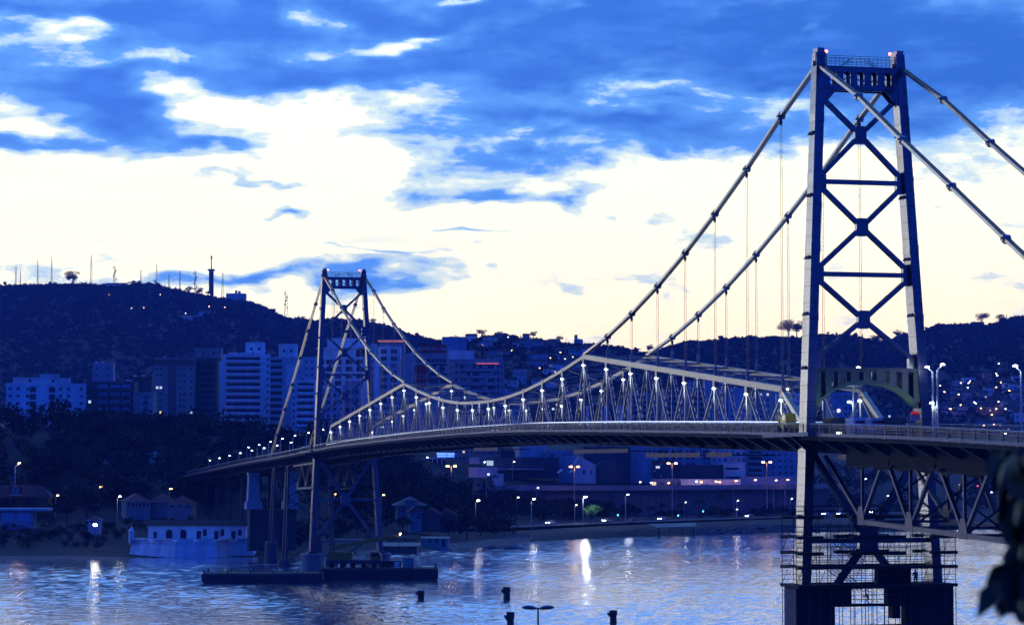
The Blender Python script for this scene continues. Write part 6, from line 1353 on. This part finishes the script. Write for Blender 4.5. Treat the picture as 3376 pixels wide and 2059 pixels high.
Y, z = HILLS['L'](780, 1.0); q = at(742, 975, Y); bld('hilltop_building', 745, 810, 968, Y - 20, 'long flat building on the hilltop right of the concrete tower', LGR, 20, .05, zb=z - 8, boxes=((.45, .55, 5, LGR, 4), (.6, .72, 4, LGR, 4)))
Y, z = HILLS['M'](1905, 1.0); bld('hilltop_building', 1893, 1922, 1120, Y - 10, 'square house on the ridge above the truss peak', GRY, 12, 0, zb=z - 6, boxes=((.05, .4, 5, GRY, 3),))
Y, z = HILLS['E'](3220, 1.0); bld('hilltop_building', 3205, 3245, 1062, Y - 10, 'dark flat hut on the right ridge', DGR, 12, 0, zb=z - 6); 
Y, z = HILLS['E'](3130, 1.0); bld('hilltop_canopy', 3105, 3162, 1068, Y - 10, 'long thin canopy on the right ridge', DGR, 8, 0, zb=at(3105, 1071, Y).z, parapet=0, extra=lambda E_, w, h: [MB().bb(w * f - .3, w * f + .3, 1, 1.6, -9, 0).build('column', DGR, E_) for f in fr(6)])
HW = [WHT, LGR, GRY, BLU, CRM, TAN, ORG]
_hm = {}
HN = {'white_render': 'white', 'pale_grey_render': 'pale grey', 'grey_render': 'grey', 'blue_grey_render': 'blue-grey', 'cream_render': 'cream', 'tan_render': 'tan', 'orange_render': 'orange'}
def hillhouse(key, px, t, w, h, m_, label, group):
    rk = random.choice(('flat', 'gable', 'gable')); tr = {'E': (.12, .24), 'M': (.5, .75), 'R': (.08, .16), 'L': (.5, .9)}[key]
    label = '%s %s %s-roofed %s, %s' % (HN.get(m_.name, ''), 'wide' if w > 8.5 else 'narrow', 'flat' if rk == 'flat' else 'pitched', label, 'lower row' if t < tr[0] else 'middle row' if t < tr[1] else 'upper row')
    Y, z = HILLS[key](px, t); E_ = empty('hillside_house', ((px - 1688) / FPX * Y, Y, z - 1), random.uniform(-.4, .4)); tag(E_, label, 'house', group)
    if m_.name not in _hm: g = MB(); g.bb(-.5, .5, 0, 1, -.6, 1); _hm[m_.name] = g.mesh('wall', m_)
    inst('wall', _hm[m_.name], E_, (0, -4, 0), None, (w, 7, h))
    if rk not in _hm:
        g = MB()
        if rk == 'flat': g.bb(-.54, .54, -.05, 1.05, .003, .06)
        else: g.prism([(-.07, .003), (1.07, .003), (.5, .42)], -.55, .55, lambda a, b, d: (d, a, b))
        _hm[rk] = g.mesh('roof', METR if rk == 'flat' else TILED)
    inst('roof', _hm[rk], E_, (0, -4, h), None, (w, 7, 5))
    for f in (-.25, .25):
        lt = random.random(); inst('window', W_L if lt < .06 else W_D, E_, (w * f, -4.01, h * .45), None, (1.4, 1, 1.4))
for i in range(120):
    px = random.uniform(3060, 3410); t = random.uniform(.02, .36) ** 1.0
    if px > 3300: t *= .9
    hillhouse('E', px, t, random.uniform(5, 12), random.uniform(4, 8.5), random.choice(HW), 'house in the lit hillside settlement', 'houses of the hillside settlement')
for i in range(18): hillhouse('E', random.uniform(2860, 3040), random.uniform(.0, .16), random.uniform(6, 12), random.uniform(4, 8), random.choice(HW), 'house between the near tower legs', 'dim houses between the tower legs')
for i in range(60): hillhouse('M', random.uniform(1540, 1960), random.uniform(.25, .99) , random.uniform(6, 13), random.uniform(4, 8), random.choice(HW[:5]), 'house on the middle hill', 'houses on the middle hill')
for i in range(40): hillhouse('R', random.uniform(1980, 2640), random.uniform(.0, .25), random.uniform(6, 13), random.uniform(4, 8), random.choice(HW), 'house behind the bridge trusses', 'houses behind the trusses')
def hlamp(key, px, t, m_, label, group, power=0, col=(1, .55, .2), size=2.2):
    label = '%s %s, %s' % ({'sodium_lamp': 'orange', 'amber_lamp': 'warm yellow', 'cool_lamp': 'cool white'}[m_.name], label, ('lower' if t < (.15 if key == 'E' else .6) else 'upper') + ' slope ' + ('on its left' if px < {'E': 3220, 'M': 1730, 'L': 500}[key] else 'on its right'))
    Y, z = HILLS[key](px, t); E_ = empty('hillside_lamp', ((px - 1688) / FPX * Y, Y - 6, z)); tag(E_, label, 'street lamp', group); h = 9
    g = MB(); g.tube((0, 0, -3), (0, 0, h), .15, n=5); g.build('pole', GALV, E_); g = MB(); g.lathe([(.2 * size, -.1), (.5 * size, 0), (.4 * size, .3 * size), (.1, .4 * size)], (0, -.6, h), 8); g.build('lamp_head', m_, E_)
    if power: point(E_, (0, -2.5, h - 1), col, power, .4)
for i in range(30): hlamp('E', random.uniform(3070, 3376), random.uniform(.02, .36), random.choice((ORANGEL, AMBERL, AMBERL, COOLL)), 'lamp in the hillside settlement', 'lamps of the hillside settlement', 2500 if i % 4 == 0 else 0, size=1.3)
for i in range(14): hlamp('M', random.uniform(1530, 1940), random.uniform(.35, .97), random.choice((AMBERL, COOLL, COOLL, ORANGEL)), 'lamp on the middle hill', 'lamps on the middle hill', 0, size=.9)
for px, t in ((360, .74), (434, .70), (474, .695), (528, .80), (612, .66), (655, .665), (742, .64), (690, .93), (565, .9), (404, .985), (235, .99), (200, .985), (690, .69)): hlamp('L', px, t, random.choice((COOLL, AMBERL, ORANGEL)), 'lamp on the antenna hill', 'lamps on the antenna hill', 0, size=1.0)
for px, t, w in ((610, .665, 16), (652, .668, 14), (685, .66, 22), (380, .985, 26)): hillhouse('L', px, t, w, 6, WHT, 'building on the antenna hill', 'buildings on the antenna hill')

# thin pale strip along the wake of a passing boat
WK = [(0, 1888), (240, 1884), (479, 1875), (679, 1867), (898, 1859), (1060, 1855)]; P, F = [], []
for i in range(60):
    px = 1060 * i / 59; py = float(np.interp(px, [w[0] for w in WK], [w[1] for w in WK])) + .8 * math.sin(i * .9); q = atz(px, py, .1); hw = .55 + .35 * math.sin(i * 1.7) ; P += [(q.x, q.y - hw, .10), (q.x, q.y, .16), (q.x, q.y + hw, .10)]
for i in range(59):
    for k in (0, 1): F.append((3 * i + k, 3 * i + 3 + k, 3 * i + 4 + k, 3 * i + 1 + k))
g = MB(); g.add(P, F); tag(g.build('wake_line', mat('wake_pale', (.55, .58, .62), .6, 0, .3, .8)), 'thin pale wake line on the water before the fort', kind='stuff')
# ================================================================== air
m_ = bpy.data.materials.new('evening_haze'); m_.use_nodes = True; t_ = m_.node_tree; t_.nodes.clear()
pv = t_.nodes.new('ShaderNodeVolumePrincipled'); pv.inputs['Color'].default_value = (.15, .30, 1, 1); pv.inputs['Density'].default_value = .000085; pv.inputs['Anisotropy'].default_value = .0
om = t_.nodes.new('ShaderNodeOutputMaterial'); t_.links.new(pv.outputs[0], om.inputs['Volume'])
g = MB(); g.bb(-7000, 7000, -120, 4600, -8, 420)
tag(g.build('haze', m_), 'thin blue evening haze over the bay', kind='stuff')
